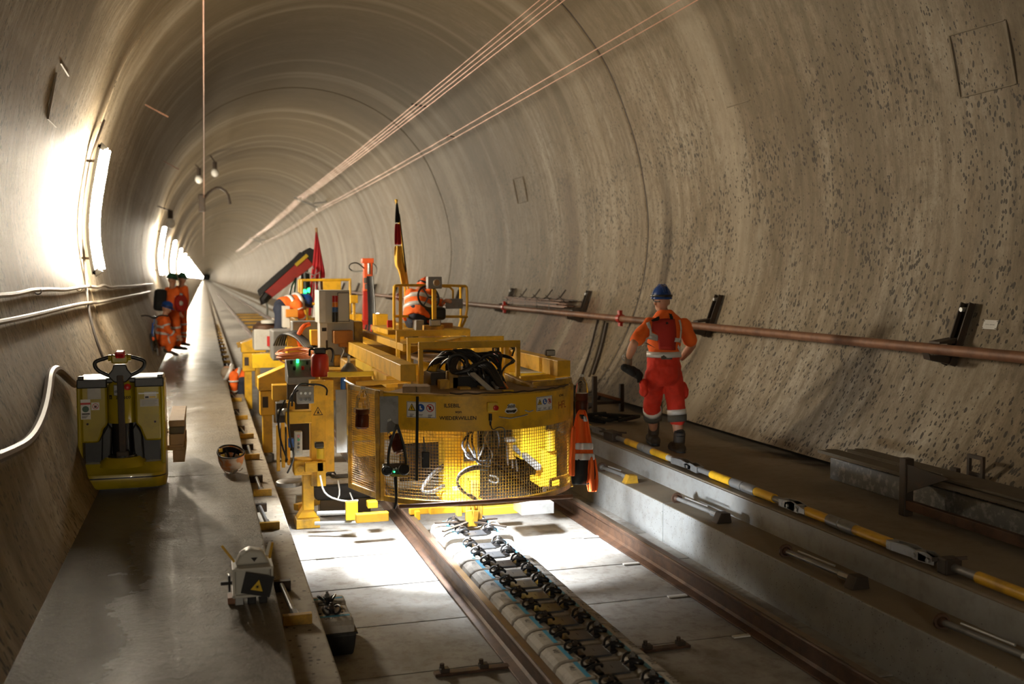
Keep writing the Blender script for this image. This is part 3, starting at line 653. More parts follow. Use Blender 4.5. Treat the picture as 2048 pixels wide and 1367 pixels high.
# ================================================================== TRACK-LAYING MACHINE, FRONT GRIPPER CARRIAGE
def pb(m, x0, y0, x1, y1, Y, D):           # box whose near face spans a pixel rectangle at distance Y, D deep
    xm, ym = (x0+x1)/2, (y0+y1)/2
    return m.bb((pt(x0, ym, Y).x, Y, pt(xm, y1, Y).z), (pt(x1, ym, Y).x, Y+D, pt(xm, y0, Y).z))
def PB(name, mat, parent, x0, y0, x1, y1, Y, D, bevel=.006, **k): return pb(MB(), x0, y0, x1, y1, Y, D).obj(name, mat, parent, bevel=bevel, **k)
def PBAR(name, mat, parent, p, q, w, h=None, bevel=.004, **k): return MB().bar(pt(*p), pt(*q), w, h).obj(name, mat, parent, bevel=bevel, **k)
def PT(name, mat, parent, pts, r, n=8, sm=1, **k): return MB().tube([pt(*p) for p in pts], r, n, sm).obj(name, mat, parent, smooth=True, **k)
AX, AY, AR = 2.124, 8.381, .956
def arc(a, z, r=AR): a = math.radians(a); return V((AX+math.sin(a)*r, AY-math.cos(a)*r, z))
def onarc(px, py, r=AR):                   # angle and height where a sight line meets the curved front
    lo, hi = 7.2, 8.4
    for _ in range(40):
        m = (lo+hi)/2; p = pt(px, py, m)
        if (p.x-AX)**2+(p.y-AY)**2 > r*r: lo = m
        else: hi = m
    return math.degrees(math.atan2(p.x-AX, AY-p.y)), p.z
ZB, ZM, ZT = .60, 1.17, 1.44
mc = thing('track_laying_machine', 'yellow track-laying machine with a curved mesh guard and sleeper gripper', 'machine', (2.12, 8.4, 0))
A0, A1, NA = -56.2, 59.8, 36
def arcstrip(a0, a1, z0, z1, r, th, n=NA):
    return MB().quadstrip([[arc(a, z0, r), arc(a, z0, r-th), arc(a, z1, r-th), arc(a, z1, r)] for a in [a0+(a1-a0)*i/n for i in range(n+1)]])
band = arcstrip(A0+1, A1, ZM, ZT, AR, .012).obj('front_band', 'yellow', mc, smooth=True, label='curved yellow band with stickers and handwriting')
arcstrip(A0, A1, ZT, ZT+.012, AR+.006, .04).obj('band_lip', 'yellow dirty', band, smooth=True)
gd = arcstrip(A0, A1, ZB-.02, ZB+.02, AR+.004, .03).obj('guard_rim', 'yellow dirty', mc, smooth=True)
dk = MB().prism([arc(a, ZT-.012, AR-.02) for a in [A0+(A1-A0)*i/24 for i in range(25)]] + [V((2.95, 8.45, ZT-.012)), V((1.75, 8.45, ZT-.012))], (0, 0, .012)).obj('deck_plate', 'wood', mc, label='dusty tan deck plate behind the band')
B_, D_ = arc(A0, 0), arc(A1, 0); A_ = V((1.155, 8.42, 0)); E_ = V((3.13, 8.42, 0))
for p, w in ((B_, .035), (B_+V((-.035, .02, 0)), .03), (A_, .035), (D_, .035), (E_, .03)):
    MB().bar(p+V((0, 0, ZB-.02)), p+V((0, 0, ZT+.02)), w).obj('guard_post', 'yellow dirty', mc, bevel=.004)
for p, q in ((A_, B_), (D_, E_)):
    for z in (ZB, ZT+.0): MB().bar(p+V((0, 0, z)), q+V((0, 0, z)), .03, .045).obj('guard_rail', 'yellow dirty', mc, bevel=.004)
# wire mesh of the guard: one part per panel, thin crossed wires
def meshpanel(pos, L, z0, z1, name, pitch=.0245, r=.0017):
    m = MB(); n = int(L/pitch)
    for i in range(n+1):
        p = pos(L*i/n); m.bar(p+V((0, 0, z0)), p+V((0, 0, z1)), r*2)
    k = int((z1-z0)/pitch); s = max(1, int(L/.05))
    for j in range(k+1):
        z = z0+(z1-z0)*j/k
        for i in range(s): m.bar(pos(L*i/s)+V((0, 0, z)), pos(L*(i+1)/s)+V((0, 0, z)), r*2)
    return m.obj(name, 'yellow dirty', mc, kind='stuff', label='yellow wire mesh')
meshpanel(lambda d: arc(A0+math.degrees(d/AR), 0, AR-.012), math.radians(A1-A0)*AR, ZB, ZM+.02, 'guard_mesh')
meshpanel(lambda d: A_+(B_-A_)*d/(B_-A_).length, (B_-A_).length, ZB, ZT, 'guard_mesh', .019)
meshpanel(lambda d: D_+(E_-D_)*d/(E_-D_).length, (E_-D_).length, ZB, ZT, 'guard_mesh', .019)
# --- signs, stickers and handwriting on the band
def onband(px, py, dr=.003):
    a0, z0 = onarc(px, py)
    return lambda u, v: arc(a0+math.degrees(u/AR), z0+v, AR+dr)
def poly(pts, f, mat, parent, name='sticker_print', th=.0012):
    m = MB(); P = [V(f(u, v)) for u, v in pts]; c = V((AX, AY, P[0].z)); n = (P[0]-c).normalized()
    m.prism(P, n*th); return m.obj(name, mat, parent)
circ = lambda u, v, r, n=20: [(u+r*math.cos(2*PI*i/n), v+r*math.sin(2*PI*i/n)) for i in range(n)]
tri = lambda u, v, s: [(u-s, v-s*.8), (u+s, v-s*.8), (u, v+s*.95)]
def sign(px, py, w, h, cols):
    f0 = onband(px, py); a0, z0 = onarc(px, py); da = math.degrees(w/2/AR)
    s = arcstrip(a0-da, a0+da, z0-h/2, z0+h/2, AR+.003, .002, 8).obj('warning_sign', 'label white', band, label='white safety sign with triangle, blue disc and red prohibition disc')
    L = lambda d: onband(px, py, d)
    for e in ((-w/2+.004, 0, .0025, h-.008), (w/2-.004, 0, .0025, h-.008)): poly([(e[0]-e[2]/2, -h/2+.004), (e[0]+e[2]/2, -h/2+.004), (e[0]+e[2]/2, h/2-.004), (e[0]-e[2]/2, h/2-.004)], L(.004), 'ink', s)
    for k in range(6):
        u0 = -w/2+.004+(w-.008)*k/6; u1 = u0+(w-.008)/6
        for v in (-h/2+.004, h/2-.005): poly([(u0, v), (u1, v), (u1, v+.0025), (u0, v+.0025)], L(.004), 'ink', s)
    r = w*.125; v = h*.13; u1, u2, u3 = -w*.31, 0, w*.31
    poly(tri(u1, v, r*1.08), L(.004), 'ink', s); poly(tri(u1, v-.001, r*.82), L(.0052), 'label yellow', s)
    poly([(u1-.003, v-.014), (u1+.004, v-.014), (u1+.001, v-.003), (u1+.007, v+.002), (u1-.002, v+.016), (u1-.001, v+.003), (u1-.006, v)], L(.0064), 'ink', s)
    poly(circ(u2, v, r), L(.004), 'label blue', s); poly([(u2-.008, v-.013), (u2+.013, v-.013), (u2+.013, v-.007), (u2+.001, v), (u2+.001, v+.015), (u2-.010, v+.015)], L(.0052), 'label white', s)
    poly(circ(u3, v, r), L(.004), 'label red', s); poly(circ(u3, v, r*.8), L(.0048), 'label white', s)
    poly([(u3-.009, v-.012), (u3+.006, v-.014), (u3+.011, v), (u3+.009, v+.012), (u3-.008, v+.015), (u3-.010, v)], L(.0056), 'ink', s)
    d = r*.68; poly([(u3-d-.003, v+d-.003), (u3-d+.003, v+d+.003), (u3+d+.003, v-d+.003), (u3+d-.003, v-d-.003)], L(.0064), 'label red', s)
    for u, n in ((u1, 2), (u2, 1), (u3, 2)):
        for k in range(n+1): poly([(u-.017, -h*.31-k*.008), (u+.017-.006*k, -h*.31-k*.008), (u+.017-.006*k, -h*.31-k*.008+.003), (u-.017, -h*.31-k*.008+.003)], L(.004), 'ink', s)
sign(842, 819, .245, .125, 0); sign(1089, 806, .19, .115, 0)
text_mesh('ILSEBIL', .042, onband(904, 811, .0035), 'ink', band, 'handwriting', offset=.0008)
text_mesh('von', .034, onband(917, 823, .0035), 'ink', band, 'handwriting', offset=.0006)
text_mesh('WIEDERWILLEN', .040, onband(916, 836, .0035), 'ink', band, 'handwriting', offset=.0008)
text_mesh('KÖNIG', .026, onband(1122, 790, .0035), 'ink', band, 'handwriting', offset=.0005)
text_mesh('HFL', .088, onband(1124, 809, .0035), 'ink red', band, 'handwriting')
f = onband(1022, 817, .003)
st = poly([(-.055, -.022), (-.03, -.038), (.03, -.038), (.056, -.018), (.052, .0), (.034, .012), (.036, .034), (.0, .044), (-.03, .034), (-.036, .008), (-.05, -.002)], f, 'label white', band, 'round_sticker')
poly([(-.046, -.020), (-.028, -.032), (.028, -.032), (.046, -.016), (.044, -.006), (.0, -.012), (-.042, -.008)], onband(1022, 817, .0045), 'ink', st)
text_mesh('Stöß', .036, onband(1022, 812, .0048), 'ink', st, 'sticker_lettering', offset=.0012)
text_mesh('Donau', .015, onband(1021, 824, .0062), 'label white', st, 'sticker_lettering')
for q in (((998, 833), (1020, 836), (1040, 832), (1055, 828)), ((1050, 820), (1058, 823), (1066, 820))):
    MB().tube([onband(x, y, .002)(0, 0) for x, y in q], .005, 5).obj('paint_scrape', 'grey steel', band)
# emergency stop box hanging on the band
es = MB().box(onband(983, 812, .03)(0, 0), (.085, .05, .075), (0, 0, math.radians(-8))).obj('stop_button_box', 'yellow bright and lit', mc, bevel=.008, label='yellow emergency stop box with red button')
p = V(onband(986, 813, .055)(0, 0)); MB().lathe(p, (.15, -1, 0), [(0, .012), (.012, .013), (.014, .021), (.026, .020), (.03, .012)], 14).obj('red_button', 'red shiny', es, smooth=True)
p = V(onband(979, 826, .03)(0, 0)); MB().lathe(p, (0, 0, -1), [(0, .013), (.05, .014), (.055, .009), (.09, .007)], 10).obj('cable_plug', 'black', es, smooth=True)
MB().tube([p+V((0, 0, -.08)), p+V((.01, -.02, -.13)), p+V((.06, -.02, -.10)), p+V((.12, .0, -.12)), p+V((.13, .04, -.2))], .004, 6, 2).obj('thin_cable', 'black', es, smooth=True)
PB('yellow_pad', 'yellow bright and lit', mc, 1007, 780, 1028, 790, 7.62, .05, .004)
# ropes and cables on the band's lip
MB().tube([arc(a, ZT+.02+.006*math.sin(a*.9), AR-.01) for a in range(-20, 60, 4)], .006, 6, 1).obj('rope', 'dark iron', mc, smooth=True)
MB().tube([pt(x, y, Y) for x, y, Y in ((690, 760, 8.6), (712, 772, 8.3), (728, 778, 8.2), (748, 782, 8.0), (765, 786, 7.9))], .009, 6, 1).obj('clamped_rod', 'galv', mc, smooth=True)
# --- frames on top
def portal(xl, yt, xr, yb, Y, w, name='portal_frame'):
    a, b = pt(xl, yt, Y), pt(xr, yt, Y); zb = pt(xl, yb, Y).z; e = MB()
    f = e.bb((a.x, Y, a.z-w), (b.x, Y+.05, a.z)).obj(name, 'yellow', mc, bevel=.004)
    for x in (a.x, b.x-w*.6): MB().bb((x, Y, zb), (x+w*.6, Y+.05, a.z-w)).obj('upright', 'yellow', f, bevel=.004)
    return a, b
a3, b3 = portal(838, 684, 1041, 768, 8.35, .06); a2, b2 = portal(815, 675, 1008, 768, 8.85, .05); a1, b1 = portal(793, 661, 941, 735, 9.6, .06)
PBAR('portal_tie', 'yellow', mc, (880, 683, 8.4), (912, 676, 8.85), .10, .02)
PB('upright', 'yellow', mc, 1010, 692, 1019, 762, 8.6, .05); PB('upright', 'yellow', mc, 925, 694, 942, 730, 8.9, .05)
# main girders running back
bm = MB()
for x0, x1 in ((1.53, 1.66), (2.90, 3.02)):
    MB().bb((x0, 8.1, 1.50), (x1, 23.2, 1.64)).obj('main_girder', 'yellow', mc, bevel=.006)
MB().bb((1.50, 8.6, 1.40), (1.60, 9.4, 1.50)).obj('girder_bracket', 'yellow', mc); MB().bb((1.52, 9.5, 1.42), (1.62, 10.6, 1.50)).obj('girder_bracket', 'yellow bright and lit', mc)
MB().bb((1.78, 9.3, 1.66), (1.85, 13.2, 1.73)).obj('upper_girder', 'yellow', mc, bevel=.004)
for y in (9.0, 11.5, 14.5, 18): MB().bb((1.6, y, 1.46), (2.8, y+.1, 1.56)).obj('cross_girder', 'yellow', mc, bevel=.004)
PBAR('side_rail', 'yellow', mc, (712, 767, 8.35), (818, 761, 8.3), .04, .035); PBAR('side_rail', 'yellow', mc, (1040, 757, 8.3), (1138, 748, 8.35), .04, .04)
PBAR('side_rail', 'yellow dirty', mc, (1066, 772, 8.0), (1140, 764, 8.0), .03, .07)
PBAR('deck_edge', 'yellow dirty', mc, (1012, 752, 8.5), (1070, 780, 7.85), .04, .06)
# hydraulic cylinder, pillars, dark turntable under the hoses
c = PT('hydraulic_cylinder', 'yellow', mc, ((842, 731, 8.6), (872, 737, 8.5)), .042, 14, 0); PT('piston_rod', 'galv', c, ((872, 738, 8.5), (900, 748, 8.3)), .014, 10, 0); MB().cyl(pt(868, 737, 8.5), pt(876, 739, 8.48), .058, n=14).obj('end_flange', 'yellow dirty', c)
PB('pillar', 'yellow dirty', mc, 898, 743, 917, 786, 8.05, .12); PB('pillar', 'yellow dirty', mc, 916, 705, 922, 745, 8.3, .06)
PB('valve_block', 'black', mc, 920, 740, 986, 784, 8.25, .45, label='dark valve block under the hoses'); PB('valve_block', 'dark iron', mc, 862, 745, 900, 786, 8.3, .3)
PB('machine_bracket', 'yellow dirty', mc, 880, 760, 900, 785, 8.0, .1); PB('machine_bracket', 'yellow dirty', mc, 960, 772, 975, 787, 7.9, .1); PB('machine_bracket', 'yellow dirty', mc, 920, 774, 942, 787, 7.9, .1)
PB('top_plate', 'wood', mc, 840, 716, 920, 722, 9.0, .6); PB('dark_bay', 'dark iron', mc, 848, 722, 900, 745, 9.2, .5)
PBAR('white_lever', 'cabinet grey', mc, (944, 746, 8.0), (985, 782, 7.8), .05, .02)
random.seed(3)
def hose(pts, r=.013, mat='black', parent=mc): PT('hydraulic_hose', mat, parent, pts, r, 7, 2)
for k in range(15):
    j = lambda s: random.uniform(-s, s)
    hose(((862+j(8), 742+j(10), 8.6), (868+j(6), 726+j(6), 8.5), (890+j(8), 706+j(8), 8.35), (925+j(10), 702+j(8), 8.25), (962+j(8), 716+j(10), 8.2), (985+j(6), 738+j(8), 8.15), (998+j(8), 770+j(8), 7.95)), .012+j(.003), 'black' if k % 5 else 'rubber')
for k in range(6):
    hose(((900+k*4, 712, 8.25), (896+k*2, 732+k, 8.1), (905+k*4, 748, 8.0), (925+k*6, 742-k*3, 8.0), (950+k*5, 726-k, 8.05), (978+k*3, 742, 8.0), (1000+k*2, 778, 7.85)), .013)
MB().torus(pt(980, 728, 8.1), (.3, 1, .2), .085, .012, 20, 7).obj('hydraulic_hose', 'black', mc, smooth=True); MB().torus(pt(916, 728, 8.05), (.4, 1, 0), .08, .014, 20, 7).obj('hydraulic_hose', 'black', mc, smooth=True)
for k in range(14):
    j = lambda q: random.uniform(-q, q)
    x0 = 855+k*9
    hose(((x0+j(8), 748+j(8), 8.55), (x0+6+j(10), 722+j(8), 8.45), (x0+28+j(14), 706+j(7), 8.3), (x0+60+j(16), 712+j(9), 8.2), (min(x0+85, 1000)+j(8), 738+j(10), 8.1), (min(x0+92, 1004)+j(8), 770+j(8), 7.95)), .010+j(.002))
PB('valve_block', 'black', mc, 905, 752, 1004, 787, 8.05, .3)
for x, m in ((997, 'label red'), (1001, 'red paint'), (992, 'galv'), (1010, 'amber'), (988, 'grey steel')): PBAR('hose_fitting', m, mc, (x-4, 764, 7.95), (x+5, 776, 7.85), .016, bevel=0)
for x0 in (896, 904, 912): hose(((x0, 706, 9.2), (850, 700, 9.4), (830, 706, 9.6), (815, 712, 9.8)), .012)
hose(((1019, 690, 8.6), (1026, 680, 8.6), (1030, 694, 8.6), (1024, 712, 8.6)), .009)
# right side: hydraulic box with valve, lamp post
hb = PB('side_housing', 'yellow bright and lit', mc, 1042, 744, 1112, 800, 9.0, .9, .01); PB('housing_lid', 'cabinet grey', hb, 1040, 741, 1116, 745, 8.98, .9)
vv = MB().box(pt(1081, 730, 9.1), (.10, .1, .10)).obj('valve_unit', 'grey steel', mc, bevel=.01)
for dx, dz in ((-.05, .05), (.0, .06), (.05, .05), (-.03, -.02), (.04, -.02)): MB().cyl(pt(1081, 730, 9.1)+V((dx, -.07, dz-.02)), pt(1081, 730, 9.1)+V((dx, .02, dz-.02)), .026, n=10).obj('solenoid', 'dark iron', vv, smooth=True)
lp = PB('lamp_post', 'yellow', mc, 1095, 712, 1102, 748, 8.5, .03, .003)
def worklamp(c, s, parent, mat='dark iron'):
    h = MB().box(c, (s, s*.55, s*.62)).obj('lamp_housing', mat, parent, bevel=s*.12)
    MB().box(c+V((0, -s*.29, 0)), (s*.84, .006, s*.46)).obj('lens', 'galv', h, bevel=.002)
    for k in (-1, 0, 1): MB().cyl(c+V((k*s*.25, -s*.29, 0)), c+V((k*s*.25, -s*.31, 0)), s*.11, n=10).obj('reflector', 'white', h)
worklamp(pt(1100, 705, 8.5), .09, lp)
# --- under the deck: mast, gripper, columns, beams
PB('mast', 'yellow bright and lit', mc, 888, 838, 922, 1000, 8.35, .22, .006, label='bright yellow gripper mast'); PB('mast_foot', 'yellow', mc, 884, 985, 930, 999, 8.2, .3)
PB('mast_head', 'yellow', mc, 868, 852, 948, 874, 8.3, .4); PB('gripper_arm', 'yellow', mc, 925, 862, 960, 992, 8.28, .16)
PB('arm_recess', 'dark iron', mc, 928, 903, 948, 922, 8.27, .02, 0); PB('arm_bracket', 'yellow bright and lit', mc, 934, 953, 956, 962, 8.1, .1); PB('arm_bracket', 'yellow bright and lit', mc, 933, 953, 939, 1000, 8.1, .1); PB('arm_plate', 'yellow dirty', mc, 944, 962, 958, 1004, 8.05, .05)
PB('piston', 'galv', mc, 907, 974, 920, 1002, 8.3, .06)
gr = PB('gripper_head', 'yellow', mc, 914, 1000, 966, 1024, 8.05, .12)
for x0, x1, y0, y1 in ((915, 924, 1006, 1032), (934, 941, 1008, 1046), (944, 950, 1006, 1050), (956, 965, 1004, 1038)): PB('gripper_finger', 'yellow dirty', gr, x0, y0, x1, y1, 8.0, .07, .003)
PBAR('gripper_finger', 'yellow dirty', gr, (938, 1020, 8.0), (941, 1052, 8.0), .02, .05); PBAR('gripper_finger', 'yellow dirty', gr, (952, 1020, 8.0), (948, 1052, 8.0), .02, .05)
for s in (-1, 1):
    for y in (7.87, 8.17): MB().bar((2.10, 8.02, .315), (2.10+s*.27, y, .285), .03, .012).obj('jaw_plate', 'dark iron', gr)
PB('side_column', 'yellow bright and lit', mc, 1043, 838, 1092, 918, 9.0, .3, .01); PB('side_column', 'yellow', mc, 1084, 898, 1114, 970, 8.75, .2, .01); PB('column_foot', 'yellow', mc, 1080, 960, 1120, 972, 8.7, .3)
MB().cyl(pt(1101, 860, 8.7), pt(1101, 900, 8.7), .05, n=12).obj('hydraulic_cylinder', 'yellow', mc, smooth=True)
PB('bracket_plate', 'grey steel', mc, 1014, 876, 1034, 884, 9.2, .1); PB('bracket_plate', 'yellow dirty', mc, 1018, 884, 1032, 918, 9.3, .1)
PBAR('hydraulic_pipe', 'grey steel', mc, (1030, 893, 9.2), (1078, 935, 8.7), .05)
PB('beam', 'yellow', mc, 798, 862, 888, 885, 9.2, .15); PB('beam', 'yellow', mc, 712, 888, 756, 912, 9.3, .15); PB('beam', 'yellow bright and lit', mc, 700, 872, 760, 880, 9.6, .1)
for x0, y0, x1, y1, Y in ((820, 1015, 872, 1028, 8.9), (860, 1013, 914, 1027, 8.8), (966, 1012, 1044, 1028, 8.85), (712, 1026, 778, 1044, 8.75), (798, 1000, 815, 1012, 9.4)):
    PB('lower_beam', 'yellow', mc, x0, y0, x1, y1, Y, .07, .008)
PB('beam_hanger', 'yellow', mc, 831, 1022, 841, 1040, 8.85, .06); PB('beam_block', 'yellow bright and lit', mc, 736, 1003, 756, 1016, 9.0, .1); PB('beam_block', 'yellow bright and lit', mc, 692, 1003, 716, 1040, 8.95, .06)
PT('lower_cylinder', 'galv', mc, ((634, 1026, 9.2), (700, 1024, 9.15)), .022, 12, 0); PT('lower_rod', 'galv', mc, ((630, 1046, 9.1), (716, 1044, 8.95)), .018, 12, 0)
PB('checker_step', 'galv', mc, 1043, 1006, 1108, 1028, 8.45, .25, .003, label='aluminium checker-plate step'); 
for k in range(5): PBAR('guard_strut', 'dark iron', mc, (1012+k*9, 880+k*3, 9.4), (1016+k*9, 930+k*6, 9.3), .015, bevel=0) if k < 3 else None
PB('opening_shade', 'dark iron', mc, 800, 886, 888, 960, 10.2, .05)  # dark sheet added to stand for the shade inside the opening
random.seed(11)
for k in range(9):
    x = 935+k*7; j = lambda s: random.uniform(-s, s)
    hose(((x, 852, 8.2), (x+j(10), 885+j(6), 8.05), (x+j(16), 912+j(8), 7.95), (960+j(10), 930+j(10), 7.9), (975+j(10), 915+j(20), 7.95), (964+j(8), 880+j(10), 8.1)), .008, 'black' if k % 3 else 'grey steel')
hose(((945, 860, 8.1), (922, 885, 7.95), (930, 905, 7.85), (950, 918, 7.85), (972, 932, 7.85), (985, 925, 7.9), (975, 918, 7.95)), .010)
for k in range(3): hose(((975, 934+k*2, 7.9), (945, 930+k*3, 7.8), (918, 945+k*2, 7.8), (913, 965, 7.82), (925, 985-k*2, 7.9), (945, 990+k*3, 8.0), (958, 1004, 8.02)), .011, 'rubber')
for k in range(2): hose(((888, 928+k*6, 8.4), (865, 945+k*4, 8.2), (846, 970+k*2, 8.0), (842, 985-k*2, 7.95), (862, 988-k*4, 8.0), (888, 972-k*2, 8.25)), .013, 'rubber')
hose(((980, 950, 8.0), (998, 955, 8.0), (994, 968, 8.0), (978, 960, 8.0)), .008, 'grey steel')
for k, (x, y, z) in enumerate(((1.80, 7.85, 1.10), (2.50, 8.10, 1.12), (1.30, 8.70, 1.12), (2.72, 7.74, .52))):   # housings of the flood lamps
    fl2 = MB().box((x, y, z+.075), (.13, .10, .05)).obj('flood_lamp', 'dark iron', mc, bevel=.008); MB().bar((x, y+.02, z+.09), (x, y+.02, z+.16 if k == 3 else ZT-.02), .02).obj('lamp_stem', 'dark iron', fl2)
MB().bar((2.72, 7.76, .68), (2.95, 7.92, .68), .02).obj('lamp_bracket', 'yellow dirty', mc)
# --- left support leg with controls
lg = PB('leg_column', 'yellow', mc, 622, 763, 651, 945, 9.4, .02, .004, label='tall yellow support leg'); PB('column_face', 'yellow', lg, 651, 760, 668, 943, 9.42, .22, .004)
MB().bb((pt(622, 800, 9.42).x, 9.42, .52), (pt(651, 800, 9.42).x, 9.62, 1.39)).obj('column_back', 'yellow', lg)
PB('leg_arm', 'yellow', lg, 571, 822, 624, 847, 9.28, .14, .008); PB('leg_arm_cap', 'yellow', lg, 571, 805, 590, 822, 9.5, .1)
f9 = lambda u, v: pt(636, 822, 9.4)+V((u, -.003, v))
poly(tri(0, 0, .045), lambda u, v: f9(u, v), 'ink', lg, 'warning_triangle'); m = MB(); m.prism([f9(u, v)+V((0, -.002, 0)) for u, v in tri(0, -.001, .035)], (0, -.001, 0)); m.obj('warning_triangle', 'yellow', lg)
m = MB(); m.prism([f9(u, v)+V((0, -.004, 0)) for u, v in ((-.012, -.02), (.014, -.02), (.004, -.002), (.002, .014), (-.003, .014), (-.004, -.002))], (0, -.001, 0)); m.obj('warning_triangle', 'ink', lg)
PB('leg_clamp', 'yellow', lg, 588, 920, 625, 950, 9.35, .2, .012); MB().cyl(pt(601, 938, 9.34), pt(601, 938, 9.30), .03, n=14).obj('pivot_bolt', 'yellow dirty', lg); PB('leg_clamp', 'yellow', lg, 610, 924, 648, 944, 9.3, .3, .008)
PB('clamp_wing', 'yellow dirty', lg, 622, 930, 634, 972, 9.38, .05); PB('clamp_wing', 'yellow', lg, 634, 922, 652, 972, 9.3, .03)
PB('lower_leg', 'yellow', lg, 606, 944, 628, 1020, 9.45, .12, .006); q = pt(615, 1040, 9.5)
MB().prism([(q.x-.03, 9.47, .20), (q.x+.03, 9.47, .20), (q.x+.10, 9.47, .09), (q.x-.10, 9.47, .09)], (0, .14, 0)).obj('foot_flare', 'yellow', lg, bevel=.006)
MB().bb((q.x-.11, 9.42, .003), (q.x+.11, 9.66, .09)).obj('foot_plate', 'yellow dirty', lg, bevel=.006)
MB().bar(pt(592, 1014, 9.7), pt(640, 1000, 9.9), .06).obj('foot_strut', 'yellow dirty', lg); MB().cyl(pt(592, 1000, 9.9), pt(612, 1000, 9.9), .06, n=14).obj('foot_roller', 'grey steel', lg, smooth=True)
bx = PB('button_box', 'grey steel', lg, 594, 773, 628, 807, 9.3, .05, .006, label='grey box with six round buttons')
for j, y in enumerate((786, 798)):
    for i, x in enumerate((602, 611, 620)): MB().cyl(pt(x, y, 9.3), pt(x, y, 9.275), .013, .011, 10).obj('push_button', 'black' if j else 'galv', bx)
pd = PB('pendant_control', 'cabinet grey', lg, 589, 862, 605, 911, 9.2, .05, .01, label='pale hanging pendant control with red and green buttons')
for y, mm in ((872, 'red shiny'), (879, 'green plastic'), (887, 'black'), (894, 'black'), (903, 'galv')): MB().cyl(pt(597, y, 9.2), pt(597, y, 9.18), .012, .010, 10).obj('push_button', mm, pd)
PB('blue_plug', 'blue plastic', lg, 577, 876, 588, 895, 9.2, .05, .008); MB().cyl(pt(641, 896, 9.25), pt(641, 916, 9.25), .035, n=12).obj('yellow_motor', 'yellow bright and lit', lg, smooth=True); PB('black_plug', 'black', lg, 630, 884, 648, 896, 9.22, .06, .01)
PB('motor_box', 'dark iron', lg, 553, 806, 574, 845, 9.4, .15); MB().cyl(pt(572, 823, 9.3), pt(561, 823, 9.4), .035, n=12).obj('motor_flange', 'galv', lg, smooth=True)
for x0, x1, y0, y1, Y in ((553, 560, 850, 942, 9.6), (563, 570, 838, 935, 9.6), (574, 580, 800, 930, 9.8)): PB('guide_post', 'yellow', lg, x0, y0, x1, y1, Y, .04)
MB().lathe(pt(579, 964, 9.6)-V((0, 0, .03)), (0, 0, 1), [(0, .11), (.005, .125), (.04, .125), (.05, .11)], 22).obj('disc_wheel', 'grey steel', lg, smooth=True)
for q in (((596, 780, 9.25), (580, 790, 9.2), (575, 830, 9.2), (580, 880, 9.2), (590, 915, 9.2), (575, 945, 9.3)), ((628, 770, 9.3), (600, 765, 9.2), (585, 785, 9.2), (584, 812, 9.2)), ((570, 800, 9.4), (555, 830, 9.3), (560, 880, 9.3), (575, 920, 9.3)), ((612, 768, 9.25), (640, 768, 9.2), (655, 776, 9.2), (653, 790, 9.2)), ((640, 950, 9.2), (648, 990, 9.2), (690, 1003, 9.2), (715, 1000, 9.0))):
    PT('control_cable', 'black' if q[0][1] < 900 else 'white', lg, q, .009, 6, 2)
for q in (((676, 960, 9.5), (680, 985, 9.4), (675, 1000, 9.4)), ((700, 985, 9.5), (706, 1000, 9.4))): PT('control_cable', 'white', lg, q, .007, 6, 1)
PB('spare_plate', 'grey steel', mc, 672, 779, 694, 905, 9.0, .02, .004, label='grey perforated plate hanging beside the guard')
PB('plate_post', 'yellow dirty', mc, 694, 785, 700, 870, 8.9, .03)
# sloping control desk, beacon, blue can
a, b = pt(573, 745, 9.9), pt(627, 745, 9.9); zt, zb = pt(600, 727, 9.9).z, pt(600, 765, 9.9).z
ds = MB().prism([(a.x, 9.75, zb), (a.x, 9.75, zb+.07), (a.x, 9.98, zt+.03), (a.x, 10.1, zt+.03), (a.x, 10.1, zb)], (b.x-a.x, 0, 0)).obj('control_desk', 'grey steel', mc, bevel=.008, label='grey sloping control desk with a green lamp')
sl = lambda u, v: V((a.x+u, 9.75+v*.23, zb+.075+v*(zt-zb-.035)))
for u, v, mm in ((.05, .75, 'black'), (.11, .8, 'led green'), (.2, .7, 'black'), (.07, .4, 'black'), (.15, .4, 'red shiny'), (.23, .35, 'black'), (.27, .75, 'galv')): MB().cyl(sl(u, v), sl(u, v)+V((0, -.012, .03)), .014, n=10).obj('desk_lamp' if 'led' in mm else 'desk_knob', mm, ds)
PB('desk_post', 'yellow dirty', mc, 632, 720, 638, 762, 9.8, .04); PB('cross_bracket', 'yellow bright and lit', mc, 656, 743, 760, 753, 9.3, .05, .004); PB('bracket_end', 'yellow bright and lit', mc, 748, 738, 759, 754, 9.28, .07, .004)
p = pt(698, 743, 9.4); bc = MB().lathe(p, (0, 0, 1), [(0, .075), (.01, .078), (.03, .07), (.075, .035), (.085, .012), (.14, .010), (.142, .001)], 18).obj('beacon_dome', 'grey steel', mc, smooth=True, label='dark domed antenna with a white stub'); MB().cyl(p+V((0, 0, .085)), p+V((0, 0, .15)), .013, n=10).obj('antenna_stub', 'white', bc)
MB().cyl(pt(686, 778, 9.2), pt(686, 755, 9.2), .024, n=12).obj('blue_canister', 'blue plastic', mc, smooth=True)
